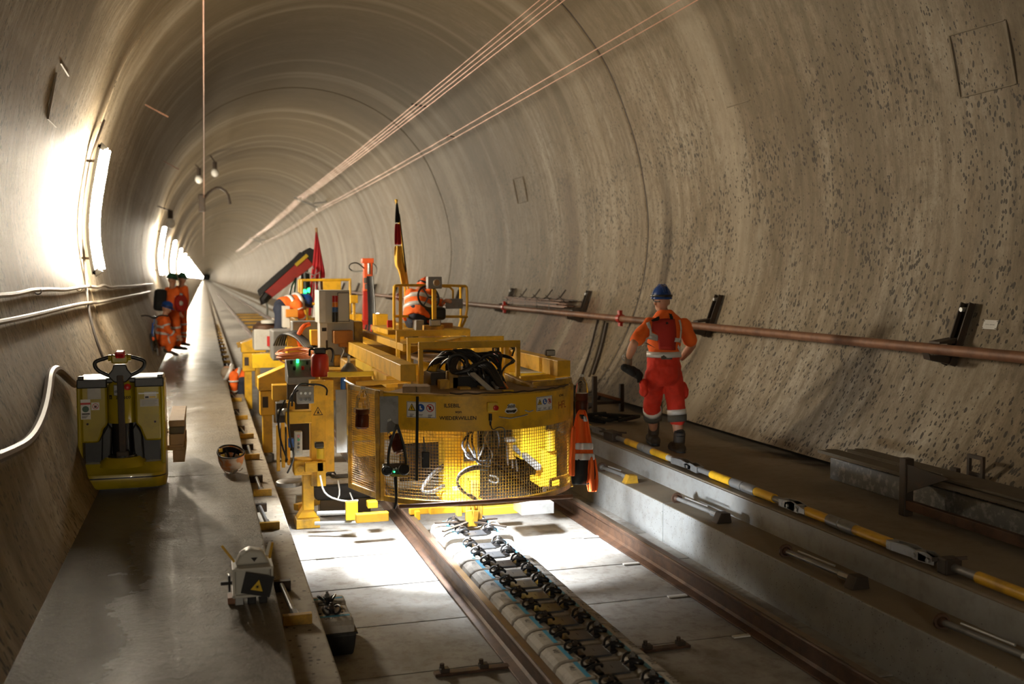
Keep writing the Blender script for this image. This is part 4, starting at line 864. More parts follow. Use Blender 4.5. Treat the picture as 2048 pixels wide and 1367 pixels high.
# --- second and third support stands further back
def stand(px, ptop, pw, pbot, Y, label):
    k = pw/57.0; s = MB(); a, b = pt(px, ptop, Y), pt(px+pw, ptop, Y); w = b.x-a.x
    e = MB().prism([(a.x, Y, a.z-.28*1), (a.x, Y, a.z-.12), (b.x, Y, a.z+.03), (b.x, Y, a.z-.28)], (0, .3, 0)).obj('support_stand', 'yellow', mc, bevel=.008, label=label)
    MB().bb((a.x+.02, Y+.02, a.z-.60), (a.x+w*.55, Y+.25, a.z-.29)).obj('stand_box', 'yellow', e, bevel=.01); MB().bb((a.x+.05, Y+.01, a.z-.5), (a.x+.12, Y+.03, a.z-.36)).obj('stand_slot', 'dark iron', e)
    MB().bb((a.x+.05, Y+.05, .12), (a.x+.17, Y+.2, a.z-.60)).obj('stand_leg', 'yellow', e, bevel=.008); MB().bb((a.x+w*.55, Y+.05, .5), (a.x+w*.75, Y+.2, a.z-.28)).obj('stand_leg', 'yellow dirty', e)
    MB().lathe((a.x+.27, Y+.1, .22), (1, 0, 0), [(-.0, .19), (.01, .215), (.08, .215), (.09, .19)], 22).obj('stand_wheel', 'rubber' if Y < 15 else 'grey steel', e, smooth=True)
    MB().lathe((a.x+.06, Y+.1, .003), (0, 0, 1), [(0, .13), (.09, .13), (.12, .08)], 16).obj('stand_foot', 'grey steel', e, smooth=True)
stand(516, 737, 57, 897, 13.0, 'yellow wedge-shaped support stand'); stand(482, 672, 50, 800, 17.5, 'rear yellow wedge-shaped support stand')
PBAR('stand_lever', 'yellow dirty', mc, (474, 690, 18.5), (512, 678, 18.5), .12, .10); PB('rear_beam', 'yellow bright and lit', mc, 505, 708, 575, 735, 15.5, .3); PB('rear_beam', 'yellow', mc, 545, 770, 580, 800, 11.5, .2); PB('rear_wall', 'dark iron', mc, 575, 760, 622, 900, 11.2, .05)
PB('rear_body', 'yellow dirty', mc, 640, 738, 760, 800, 11.0, .6); PB('rear_body', 'yellow', mc, 700, 775, 790, 880, 10.6, .1)
PB('engine_block', 'grey steel', mc, 545, 660, 640, 720, 14.0, .6, .02); PB('engine_tray', 'yellow', mc, 575, 697, 640, 712, 12.5, .4); PB('engine_bracket', 'yellow', mc, 575, 668, 606, 692, 13.0, .3); PB('engine_bracket', 'yellow', mc, 622, 660, 643, 690, 12.6, .2)
for k in range(7): PT('engine_hose', 'black', mc, ((548+k*5, 690, 13.2), (560+k*4, 665-k*2, 13.0), (590+k*5, 672+k*2, 12.8), (610+k*4, 695, 12.6)), .013, 6, 2)
PT('engine_hose', 'crane orange', mc, ((602, 695, 12.9), (596, 672, 12.9), (606, 652, 12.9), (618, 648, 13)), .03, 8, 1)
PB('exhaust_panel', 'grey steel', mc, 585, 642, 645, 696, 13.2, .3, .01)
# --- control cabinet
cb = PB('control_cabinet', 'cabinet grey', mc, 643, 640, 708, 742, 11.5, .4, .008, label='tall pale grey control cabinet'); PB('cabinet_side', 'white', cb, 640, 640, 655, 740, 11.46, .05, .004)
up_ = PB('cabinet_top', 'cabinet grey', mc, 638, 580, 699, 646, 11.3, .45, .008, label='upper grey cabinet box'); PB('cabinet_side', 'white', up_, 638, 582, 651, 644, 11.28, .03, .003)
PB('cabinet_door', 'cabinet grey', up_, 676, 586, 698, 642, 11.285, .02, .003); 
for x0, y0, x1, y1 in ((675.5, 585, 676.5, 643), (698, 585, 699, 643), (676, 584.5, 698, 585.5), (676, 642, 698, 643)): PB('door_seal', 'ink', up_, x0, y0, x1, y1, 11.28, .01, 0)
for k, (y0, y1, mm) in enumerate(((591, 604, 'red shiny'), (604, 614, 'amber'), (614, 624, 'blue plastic'), (624, 644, 'black'))): MB().cyl(pt(670, y0, 11.2), pt(670, y1-.4, 11.2), .033, n=14).obj('signal_light', mm, up_, smooth=True, label=('red', 'amber', 'blue', 'black')[k]+' segment of the signal light stack')
PB('orange_box', 'orange box', cb, 668, 661, 706, 687, 11.3, .18, .008, label='orange box on the cabinet front'); PB('box_base', 'orange box', cb, 680, 686, 702, 694, 11.3, .15); PT('box_cable', 'cable grey', cb, ((684, 694, 11.3), (690, 702, 11.25), (682, 715, 11.25), (684, 735, 11.3)), .01, 6, 1)
PB('cabinet_label', 'ink', cb, 644, 655, 653, 662, 11.455, .004, 0); PB('cabinet_handle', 'dark iron', cb, 652, 680, 656, 700, 11.45, .02); PB('small_box', 'yellow dirty', cb, 669, 710, 682, 732, 11.35, .1)
PB('cabinet_back', 'yellow dirty', mc, 709, 643, 726, 738, 11.6, .3)
# --- right operator platform with railing
pf = PB('operator_platform', 'yellow dirty', mc, 775, 658, 940, 668, 12.6, 1.3, .01, label='operator platform with yellow tube railing')
def railtube(pts, r=.019): PT('railing_tube', 'yellow', pf, pts, r, 8, 1)
railtube(((789, 664, 12.7), (788, 640, 12.7), (788, 573, 12.7), (791, 571, 12.7), (806, 570, 12.8), (930, 571, 13.6), (934, 574, 13.6), (934, 632, 13.6), (918, 664, 13.6)))
railtube(((801, 664, 12.7), (801, 572, 12.7)), .024); railtube(((811, 664, 13.2), (810, 572, 13.2)), .015)
railtube(((789, 632, 12.7), (934, 633, 13.6))); railtube(((922, 640, 13.6), (921, 574, 13.6)), .017); railtube(((906, 600, 13.4), (906, 574, 13.4), (880, 572, 13.3)), .015); railtube(((924, 634, 13.6), (916, 664, 13.6)), .02)
PB('lamp_pillar', 'yellow', pf, 865, 578, 873, 640, 12.4, .05, .004)
bl = PB('box_lamp', 'grey steel', pf, 856, 553, 884, 577, 12.3, .12, .006, label='grey square box lamp with a round lens')
MB().lathe(pt(873, 565, 12.3), (0, -1, 0), [(0, .05), (.02, .05), (.022, .042)], 18).obj('lens_ring', 'galv', bl, smooth=True); MB().lathe(pt(873, 565, 12.28), (0, -1, 0), [(0, .042), (.01, .036), (.012, .02)], 16).obj('round_lens', 'wood', bl, smooth=True)
tw = PB('twin_lamp_bracket', 'yellow dirty', pf, 848, 650, 888, 662, 12.2, .1); worklamp(pt(870, 645, 12.1), .14, tw)
sw = MB().torus(pt(857, 594, 12.7), (.3, -1, .35), .15, .014, 26, 7).obj('steering_wheel', 'black', pf, smooth=True)
for a_ in (0, 2.1, 4.2): MB().bar(pt(857, 594, 12.7), pt(857, 594, 12.7)+V((math.cos(a_)*.14, .02, math.sin(a_)*.14)), .018).obj('wheel_spoke', 'black', sw)
PB('hand_controller', 'grey steel', pf, 891, 597, 926, 617, 13.1, .15, .01, label='grey boxy hand controller'); PB('seat_pad', 'black', pf, 838, 614, 893, 640, 12.8, .35, .04, label='black seat pad'); PB('box_unit', 'orange box', pf, 868, 646, 906, 662, 12.9, .2); PB('grey_unit', 'grey steel', pf, 832, 640, 848, 662, 12.5, .2)
PB('dark_panel', 'deep red fabric', pf, 775, 640, 792, 664, 13.2, .05, label='dark red panel')
PB('red_tank', 'yellow', mc, 752, 628, 776, 668, 14.6, .3, label='yellow box behind the orange crane')
# --- left platform behind the cabinet
lf = PB('rear_platform', 'yellow dirty', mc, 590, 636, 705, 644, 17, 1.2, .01, label='rear platform with yellow railing and panel')
def lt(pts, r=.022, w='railing_tube'): PT(w, 'yellow', lf, pts, r, 8, 0)
lt(((598, 640, 17), (598, 559, 17))); lt(((603, 640, 17), (603, 559, 17)), .03); lt(((598, 560, 17), (702, 559, 17))); lt(((598, 607, 17), (640, 607, 17))); lt(((700, 640, 17), (700, 560, 17))); lt(((606, 607, 17), (615, 640, 17)))
PB('railing_panel', 'yellow', lf, 646, 558, 682, 582, 17, .03, .004); PB('tank_body', 'cabinet grey', mc, 508, 658, 560, 700, 16.5, .6, .02, label='grey tank behind the left stand')
MB().lathe(pt(530, 660, 16.7), (0, 0, 1), [(0, .2), (.08, .19), (.13, .12)], 18).obj('drum', 'rust', mc, smooth=True, label='rusty round drum on the grey tank'); MB().lathe(pt(537, 646, 16.6), (0, 0, 1), [(0, .12), (.05, .12), (.06, .06)], 16).obj('drum_cap', 'cabinet grey', mc, smooth=True); PB('red_tag', 'label red', mc, 534, 672, 541, 692, 16.45, .02, 0)
PB('yellow_signal_box', 'yellow', mc, 701, 590, 716, 606, 14.5, .1); PB('signal_post', 'yellow', mc, 706, 604, 711, 640, 14.55, .05); PB('yellow_box', 'yellow', mc, 695, 628, 724, 652, 15, .2)
PB('rear_deck', 'yellow dirty', mc, 560, 660, 800, 675, 16.5, .8); PB('tool_tray', 'orange box', mc, 572, 618, 596, 634, 15.5, .2); PB('grey_case', 'cabinet grey', mc, 566, 612, 580, 655, 15.6, .3); 
# under-carriage so the machine stands on its rails
for y in (11.0, 15.5, 19.5):
    for x in (1.779, 3.459):
        w = MB().lathe((x-.05, y, .179+.16), (1, 0, 0), [(0, .13), (.01, .16), (.10, .16), (.11, .13)], 20).obj('rail_wheel', 'dark iron', mc, smooth=True)
        MB().bb((x-.03, y-.05, .34), (x+.03, y+.05, 1.5)).obj('wheel_strut', 'yellow dirty', w)
MB().bb((1.45, 10.8, 1.0), (3.2, 23.2, 1.46)).obj('rear_chassis', 'yellow dirty', mc, bevel=.02)
PB('side_tank', 'yellow', mc, 742, 690, 800, 735, 11.6, .8)
# ================================================================== THINGS HUNG ON OR STANDING ON THE MACHINE
t = thing('orange_crane', 'upright orange hydraulic crane arm with hoses behind the cabinet', 'crane', pt(735, 690, 15.5))
PB('lower_mast', 'red paint', t, 727, 575, 738, 690, 15.6, .12, .01); PB('boom', 'crane orange', t, 728, 520, 746, 582, 15.5, .14, .012); PB('boom_head', 'crane orange', t, 725, 516, 748, 526, 15.48, .18, .01)
PT('chrome_rod', 'galv', t, ((738, 526, 15.4), (738, 548, 15.4)), .025, 10, 0); PB('boom_base', 'red paint', t, 722, 640, 745, 695, 15.5, .3, .01)
for k, (x, y) in enumerate(((732, 560), (739, 562), (734, 572), (742, 574))): MB().cyl(pt(x, y-5, 15.35), pt(x, y+6, 15.35), .035, n=10).obj('valve', 'grey steel' if k % 2 else 'dark iron', t, smooth=True)
for k in range(5): PT('crane_hose', 'black', t, ((735+k*2.5, 552, 15.3), (737+k*3, 600, 15.25), (738+k*3, 640, 15.2), (736+k*4, 668, 15.0)), .014, 6, 1)
for k in range(6): PT('crane_hose', 'black' if k % 3 else 'red paint', t, ((728+k*5, 650, 15), (724+k*6, 664+k, 14.8), (730+k*8, 690, 14.6)), .014, 6, 1)
PT('loop_hose', 'black', t, ((728, 536, 15.4), (714, 524, 15.3), (700, 527, 15.3), (697, 536, 15.3), (706, 542, 15.3)), .01, 6, 2); PT('loop_hose', 'black', t, ((746, 526, 15.4), (754, 534, 15.4), (752, 548, 15.4)), .008, 6, 2); PT('chain', 'galv', t, ((704, 541, 15.3), (712, 543, 15.3), (726, 541, 15.3)), .012, 5, 0)
MB().ball(pt(755, 632, 15), .05, 10, 6).obj('work_light_bulb', 'led white', t, smooth=True)
t = thing('red_crane', 'red and black loader crane arm reaching down to the left', 'crane', pt(615, 640, 21))
P0, P1 = pt(532, 592, 21), pt(617, 518, 21); d = (P1-P0).normalized(); n = V((-d.z, 0, d.x))
MB().prism([P0-n*.10, P1-n*.16, P1+n*.10, P0+n*.08], (0, .25, 0)).obj('red_boom', 'red paint', t, bevel=.01); MB().prism([P0+n*.08-d*.1, P1+n*.10, P1+n*.22-d*.02, P1+n*.20-d*.25, P0+n*.20-d*.05], (0, .26, 0)).obj('black_cover', 'black', t, bevel=.01)
q = pt(603, 520, 20.95); MB().bar(q-d*.16, q+d*.16, .02, .07).obj('yellow_label', 'label yellow', t)
MB().prism([P1-n*.18, P1+d*.25-n*.02, P1+d*.18+n*.16, P1+n*.20], (0, .26, 0)).obj('boom_joint', 'black', t, bevel=.01); PT('boom_tip', 'black', t, ((536, 588, 20.9), (527, 600, 20.9), (530, 606, 20.9)), .09, 8, 0)
PT('hook_chain', 'galv', t, ((533, 606, 20.9), (535, 618, 20.9), (534, 630, 20.9)), .025, 6, 0); PT('crane_cylinder', 'galv', t, ((612, 532, 21.1), (610, 548, 21.1)), .06, 10, 0); PT('crane_post', 'black', t, ((610, 545, 21.1), (612, 590, 21.1)), .10, 10, 0); q = pt(613, 588, 21); MB().bb((q.x-.15, 21, 1.462), (q.x+.15, 21.3, q.z)).obj('crane_base', 'yellow dirty', t, bevel=.01)
for x in (582, 590): PT('crane_hose', 'black', t, ((592, 555, 20.8), (x, 575, 20.8), (x-4, 600, 20.8)), .02, 6, 1)
for x in (609, 619): MB().ball(pt(x, 583-(x-609)*.3, 20.6), .05, 8, 6).obj('green_lamp', 'led green', t)
def cloth(rows, mat, name, parent, th=.006):   # rows: list of point lists
    return MB().grid(rows).obj(name, mat, parent, smooth='all', solid=th, sub=1)
# flag with black, red and gold, furled on its pole
fl_ = thing('flag', 'furled black, red and gold flag on a pole at the operator platform', 'flag', pt(815, 660, 13.3), 'flags on the machine')
PT('pole', 'gold', fl_, ((793, 403, 13.4), (816, 575, 13.4), (826, 660, 13.4)), .016, 8, 0); MB().ball(pt(792.5, 401, 13.4), .022, 8, 6).obj('pole_tip', 'gold', fl_, smooth=True)
def furl(segs, name, parent):
    for mat, rows in segs:
        R = []
        for y, xl, xr in rows:
            R.append([pt(xl+(xr-xl)*k/6, y+.8*math.sin(k*2.0), 13.33+.06*math.sin(k*2.1+y*.05)) for k in range(7)])
        cloth(R, mat, name, parent)
furl((('black cloth', ((404, 792, 795), (425, 790, 799), (446, 789.5, 800))), ('flag red', ((446, 789.5, 800), (468, 789, 802), (490, 788.5, 804))), ('flag gold', ((490, 788.5, 804), (512, 788.5, 806), (533, 789, 809), (536, 795, 811), (555, 800, 815), (572, 803, 817)))), 'flag_stripe', fl_)
furl((('black cloth', ((425, 798, 799.5), (470, 803, 805), (520, 808, 811), (545, 811, 813))),), 'flag_fold', fl_)
f2 = thing('flag', 'furled red and white flag with a grey eagle on a pole behind the cabinet', 'flag', pt(640, 650, 17.6), 'flags on the machine')
PT('pole', 'wood', f2, ((632, 455, 17.6), (640, 520, 17.6), (648, 645, 17.6)), .022, 8, 0)
def furl2(mat, rows):
    R = [[pt(xl+(xr-xl)*k/6, y, 17.5+.08*math.sin(k*2.2+y*.04)) for k in range(7)] for y, xl, xr in rows]; cloth(R, mat, 'flag_stripe', f2)
furl2('flag red', ((462, 631, 634), (500, 628, 637), (540, 623, 641), (575, 620, 636), (606, 618, 624), (632, 616, 622)))
furl2('flag white', ((560, 626, 634), (590, 624, 640), (615, 622, 642), (638, 622, 642)))
furl2('flag red', ((470, 634, 636), (510, 638, 643), (545, 641, 651), (556, 642, 650)))
m = MB(); c = pt(627, 552, 17.38)
for a, b in (((0, -.12), (.05, .12)), ((-.11, .06), (.0, .02)), ((.11, .07), (.0, .01)), ((-.07, -.08), (.0, -.02)), ((.07, -.08), (0, -.02)), ((0, .12), (-.02, .18))): m.bar(c+V((a[0], 0, a[1])), c+V((b[0], 0, b[1])), .05, .012)
m.obj('eagle_emblem', 'grey steel', f2)
# fire extinguishers, cable coil, bottles, cloths, remote control ...
def extinguisher(px, y0, y1, Y, r, label):
    a, b = pt(px, y0, Y), pt(px, y1, Y); h = a.z-b.z; t = thing('fire_extinguisher', label, 'extinguisher', b, 'fire extinguishers on the machine')
    MB().lathe(b, (0, 0, 1), [(0, r*.9), (.02, r), (h*.68, r), (h*.78, r*.8), (h*.82, r*.35)], 18).obj('cylinder', 'red paint', t, smooth=True)
    MB().box(b+V((0, 0, h*.9)), (r*1.3, r*1.1, h*.2)).obj('valve_head', 'black', t, bevel=.01); MB().tube([b+V((r*.4, -r*.4, h*.92)), b+V((r*1.2, -r*.8, h*1.02)), b+V((r*1.5, -r, h*.8)), b+V((r*1.2, -r, h*.5))], r*.13, 6, 2).obj('discharge_hose', 'black', t, smooth=True)
    MB().tube([b+V((-r*.4, -r*.4, h*.92)), b+V((-r*1.2, -r*.6, h*1.0)), b+V((-r*1.2, -r*.9, h*.75))], r*.13, 6, 2).obj('carry_handle', 'black', t, smooth=True)
extinguisher(640, 695, 752, 9.7, .085, 'red fire extinguisher with black valve beside the control desk')
extinguisher(1001, 692, 742, 9.6, .08, 'red fire extinguisher behind the yellow portal frames')
t = thing('cable_coil', 'coil of orange cable lying on top of the left machinery', 'cable', pt(590, 714, 11.8))
for k in range(11):
    c = pt(592+random.uniform(-8, 10), 716-k*1.2, 11.8); MB().torus(c, (random.uniform(-.15, .15), random.uniform(-.3, .1), 1), random.uniform(.13, .20), .010, 22, 6).obj('cable_loop', 'cable orange', t, smooth=True)
def bottle(c, ax, h, r, label, liquid=.5, grp='plastic bottles with dark red drink'):
    c = V(c); ax = V(ax).normalized(); t = thing('drink_bottle', label, 'bottle', c, grp)
    MB().lathe(c, ax, [(0, r*.7), (.012, r), (h*.30, r), (h*.34, r*.9), (h*.38, r), (h*.62, r), (h*.70, r*.88), (h*.76, r*.92), (h*.88, r*.5), (h*.93, r*.30), (h*.955, r*.30)], 18).obj('plastic_body', 'clear plastic', t, smooth=True)
    MB().lathe(c+ax*.006, ax, [(0, r*.66), (.012, r*.94), (h*.30, r*.94), (h*.34, r*.84), (h*.38, r*.94), (h*liquid, r*.94)], 16).obj('red_drink', 'beer', t, smooth=True)
    MB().lathe(c+ax*h*.945, ax, [(0, r*.36), (h*.055, r*.36)], 12).obj('bottle_cap', 'cabinet grey', t)
pz = A_*.35+B_*.65
bottle(V((pz.x-.075, pz.y-.045, 1.14)), (.04, 0, 1), .34, .055, 'plastic bottle of dark red drink hanging on the left guard panel', .45)
q = arc(A1+3.5, 1.19, AR+.085); bottle(q, (0, 0, 1), .345, .055, 'plastic bottle of dark red drink hanging at the right guard post', .52)
a, b = pt(800, 906, 7.52), pt(778, 838, 7.62); bottle(a, b-a, (b-a).length, .045, 'tilted plastic bottle of dark red drink hanging above the black remote control', .52)
o = PB('metal_sheet', 'grey steel', None, 760, 792, 797, 864, 7.70, .012, .003); tag(o, 'blank grey metal sheet hung at the left end of the curved band', 'sheet')
for k, (x0, y0, x1, y1, Y) in enumerate(((811, 776, 837, 787, 7.52), (835, 774, 863, 789, 7.48))):
    o = MB().box(pt((x0+x1)/2, (y0+y1)/2, Y)+V((0, .08, .012)), (.105, .20, .05), (0, 0, -.25+k*.15)).obj('wood_block', 'wood', None, bevel=.004); tag(o, 'short block of pale wood lying on the guard band, %s one' % ('left' if k == 0 else 'right'), 'block', 'wood blocks on the band')
o = MB().bar(onband(836, 792, .012)(0, 0), onband(835, 960, .015)(0, 0), .022, .003, up=V((0, 1, 0))).obj('black_strap', 'black cloth'); tag(o, 'black strap hanging straight down over the left safety sign', 'strap')
rc = thing('remote_control', 'black radio remote control with handles and green light hanging on the mesh', 'remote control', pt(790, 940, 7.45))
c = pt(790, 940, 7.45); MB().quadstrip([[c+V((x, y, z)) for x, y, z in ((-.10, -.03, -.03), (.10, -.03, -.035), (.11, .05, -.01), (-.10, .05, 0))], [c+V((x, y, z)) for x, y, z in ((-.09, -.05, .03), (.09, -.05, .025), (.10, .04, .05), (-.09, .04, .055))]]).obj('body', 'black', rc, bevel=.012)
MB().box(c+V((.03, 0, -.038)), (.14, .07, .025), (0, .12, 0)).obj('yellow_underside', 'yellow dirty', rc, bevel=.008); MB().torus(c+V((-.07, -.06, .015)), (0, 1, .2), .036, .009, 16, 6).obj('handle_ring', 'black', rc, smooth=True); MB().lathe(c+V((.055, -.05, .01)), (.2, -1, .3), [(0, .042), (.02, .045), (.03, .036), (.031, .02)], 18).obj('dial', 'black', rc, smooth=True)
MB().ball(c+V((-.016, -.058, 0)), .007, 8, 6).obj('green_lamp', 'led green', rc)
for x, z in ((-.02, .02), (.0, .025), (-.035, .012)): MB().cyl(c+V((x, -.05, z)), c+V((x, -.065, z)), .007, n=8).obj('toggle', 'galv', rc)
for x0, x1 in ((-.05, -.03), (.085, .07)): MB().tube([c+V((x0, 0, .03)), c+V((x0, 0, .10)), c+V((x1, .03, .20)), c+V((.03, .06, .34))], .011, 6, 1).obj('sling', 'black', rc, smooth=True)
MB().tube([c+V((.0, -.02, -.04)), c+V((.005, -.02, -.15)), c+V((.005, -.02, -.24)), c+V((-.01, -.02, -.29))], lambda k: .016-.008*k, 8, 1).obj('grip_strap', 'black', rc, smooth=True)
wt = thing('walkie_talkie', 'black walkie-talkie clipped to the mesh in front of the mast', 'radio', onband(853, 918, .02)(0, 0))
MB().box(onband(853, 918, .02)(0, 0), (.062, .035, .13), (0, .0, -.1)).obj('radio_body', 'black', wt, bevel=.008); MB().cyl(onband(851, 902, .02)(0, 0), onband(849, 872, .02)(0, 0), .008, .005, 8).obj('aerial', 'black', wt); MB().box(onband(852, 914, .038)(0, 0), (.03, .004, .012)).obj('display', 'grey steel', wt)
o = MB().tube([pt(798, 1013, 7.39), pt(1145, 992, 7.39)], .017, 12).obj('brown_tube', 'pipe rust', None, smooth=True); tag(o, 'long brown tube hanging across the bottom of the mesh guard', 'tube')
# orange jacket hanging at the right guard post
jk = thing('safety_jacket', 'orange and navy reflective jacket hanging at the right guard post', 'jacket', pt(1165, 880, 7.75))
def jrow(y, xl, xr, Y=7.72, f=.03, n=8, ph=0): return [pt(xl+(xr-xl)*k/n, y, Y+f*math.sin(k*1.35+ph)-f*.6*math.sin(PI*k/n)) for k in range(n+1)]
cloth([jrow(818, 1158, 1170), jrow(834, 1149, 1176), jrow(860, 1147, 1180), jrow(884, 1146, 1184), jrow(915, 1144, 1188), jrow(918, 1144, 1188)], 'orange fabric', 'jacket_body', jk, .012)
cloth([jrow(914, 1143, 1189, 7.70), jrow(935, 1142, 1190, 7.70), jrow(960, 1142, 1194, 7.70), jrow(969, 1144, 1176, 7.70)], 'black cloth', 'dark_hem', jk, .02)
cloth([jrow(912, 1178, 1190, 7.69), jrow(935, 1176, 1194, 7.69), jrow(960, 1172, 1197, 7.69), jrow(984, 1176, 1194, 7.69)], 'orange fabric', 'sleeve', jk, .02)
cloth([jrow(850, 1144, 1150, 7.69), jrow(890, 1141, 1149, 7.69), jrow(945, 1138, 1148, 7.69), jrow(952, 1140, 1149, 7.69)], 'orange fabric', 'sleeve', jk, .02)
for y0, y1, xl, xr in ((885, 899, 1150, 1187), (906, 920, 1149, 1190)): cloth([jrow(y0, xl, xr, 7.67), jrow((y0+y1)/2, xl, xr, 7.665), jrow(y1, xl, xr, 7.67)], 'reflective', 'reflective_band', jk, .006)
cloth([jrow(831, 1164, 1172, 7.66), jrow(843, 1167, 1176, 7.66)], 'reflective', 'reflective_band', jk, .006); cloth([jrow(828, 1158, 1168, 7.67), jrow(838, 1161, 1171, 7.67)], 'black cloth', 'collar_tab', jk, .006)
o = MB().bb((3.03, 8.0, .65), (3.15, 8.2, .95)); 
o = o.obj('black_bag', 'black cloth', None, bevel=.03); o.location = (-.02, .25, .32); tag(o, 'black cloth bag hanging inside the guard at right', 'bag')
bq = make_block(True); bq.location = (1.28, 9.95, .17); tag(bq, 'booted sleeper block with blue stripes resting beside the left support leg', 'sleeper block')
o = MB().bb((1.05, 9.85, 0.002), (1.55, 10.05, .168)).obj('timber_support', 'dark wood', None, bevel=.01); tag(o, 'dark timber under the sleeper block beside the left support leg', 'timber')
# ================================================================== PEOPLE
from mathutils.bvhtree import BVHTree
def cap(m, a, b, ra, rb, n=14):            # tapered limb with round ends
    a = V(a); b = V(b); d = b-a; L = max(d.length, 1e-4); d = d/L
    prof = [(-ra*.98, ra*.18), (-ra*.7, ra*.72), (-ra*.3, ra*.955), (0, ra)] + [(L*k, ra+(rb-ra)*k) for k in (.33, .66)] + [(L, rb), (L+rb*.3, rb*.955), (L+rb*.7, rb*.72), (L+rb*.98, rb*.18)]
    return m.lathe(a, d, prof, n)
def remesh(o, v, sm=3):
    k = o.modifiers.new('r', 'REMESH'); k.mode = 'VOXEL'; k.voxel_size = v; k.use_smooth_shade = True
    if sm: s = o.modifiers.new('s', 'SMOOTH'); s.factor = .5; s.iterations = sm
    return o
def crease(o, amt, sc):                    # cloth folds as real relief
    t = bpy.data.textures.new('folds', 'CLOUDS'); t.noise_scale = sc; t.noise_depth = 2
    k = o.modifiers.new('f', 'DISPLACE'); k.texture = t; k.strength = amt; k.mid_level = .5; k.texture_coords = 'LOCAL'; return o
def ell(m, c, ax, rx, ry, rz, up=(0, 0, 1), n=16, k=10):   # ellipsoid, long axis ax (rz), side rx, depth ry
    s, u, d = frame(ax, V(up)); c = V(c)
    return m.quadstrip([[c + d*(-rz*math.cos(PI*j/k)) + s*(rx*math.cos(2*PI*i/n)*max(math.sin(PI*j/k), .02)) + u*(ry*math.sin(2*PI*i/n)*max(math.sin(PI*j/k), .02)) for i in range(n)] for j in range(k+1)])
def torso(m, pts, fwd):                    # pts: (centre, half-width, half-depth)
    P = [V(p[0]) for p in pts]; secs = []
    for i, (c, rx, ry) in enumerate(pts):
        d = P[min(i+1, len(P)-1)]-P[max(i-1, 0)]; d.normalize()
        f = (V(fwd)-d*V(fwd).dot(d)).normalized(); s = d.cross(f)
        secs.append([V(c)+s*rx*math.cos(2*PI*k/20)+f*ry*math.sin(2*PI*k/20) for k in range(20)])
    return m.quadstrip(secs)
def hand(m, wrist, d, palm, curl=.5, thumb=1, s=1.0):   # palm + five fingers as chains; palm = normal out of the palm
    d = V(d).normalized(); p = (V(palm)-d*V(palm).dot(d)).normalized(); sd = d.cross(p)*thumb; w = V(wrist)
    c = w+d*.048*s; ell(m, c, d, .040*s, .017*s, .052*s, up=p)
    for k, (o, L) in enumerate(((-.030, .062), (-.010, .074), (.010, .080), (.029, .072))):
        a = w+d*.088*s+sd*o*s; dirn = d
        for j, f in enumerate((.48, .31, .25)):
            dirn = (dirn+p*curl*(.75+.25*j)).normalized(); b = a+dirn*L*f*s*1.25
            cap(m, a, b, .0098*s-.0010*j*s, .0090*s-.0012*j*s, 8); a = b
    a = w+d*.030*s+sd*.034*s
    for dd, L in ((d*.7+sd*.75+p*.25, .038), (d*.95+sd*.15+p*.5, .032), (d*.9-sd*.1+p*.6, .026)):
        b = a+dd.normalized()*L*s; cap(m, a, b, .012*s, .0105*s, 8); a = b
def head(m, c, f, up=(0, 0, 1), s=1.0):
    c = V(c); f = V(f).normalized(); u = (V(up)-f*V(up).dot(f)).normalized(); r = f.cross(u)
    ell(m, c+u*.02*s, u, .076*s, .096*s, .112*s, up=f); ell(m, c-u*.045*s+f*.022*s, u, .058*s, .070*s, .072*s, up=f)
    cap(m, c+f*.090*s-u*.005*s, c+f*.108*s-u*.030*s, .010*s, .014*s, 8)
    for k in (-1, 1): ell(m, c+r*k*.078*s-u*.008*s-f*.010*s, u, .010*s, .022*s, .032*s, up=f); 
    cap(m, c+f*.084*s-u*.064*s-r*.02*s, c+f*.084*s-u*.064*s+r*.02*s, .010*s, .010*s, 8)
def face(t, c, f, up=(0, 0, 1), s=1.0):    # eyes and mouth on the skin
    c = V(c); f = V(f).normalized(); u = (V(up)-f*V(up).dot(f)).normalized(); r = f.cross(u)
    for k in (-1, 1):
        e = MB().ball(c+r*k*.032*s+f*.086*s+u*.008*s, .012*s, 10, 6).obj('eye', 'label white', t, smooth=True); MB().ball(c+r*k*.032*s+f*.096*s+u*.008*s, .006*s, 8, 5).obj('iris', 'ink', e, smooth=True)
    MB().tube([c+f*.088*s-u*.064*s-r*.024*s, c+f*.096*s-u*.066*s, c+f*.088*s-u*.064*s+r*.024*s], .004*s, 5, 1).obj('mouth', 'deep red fabric', t)
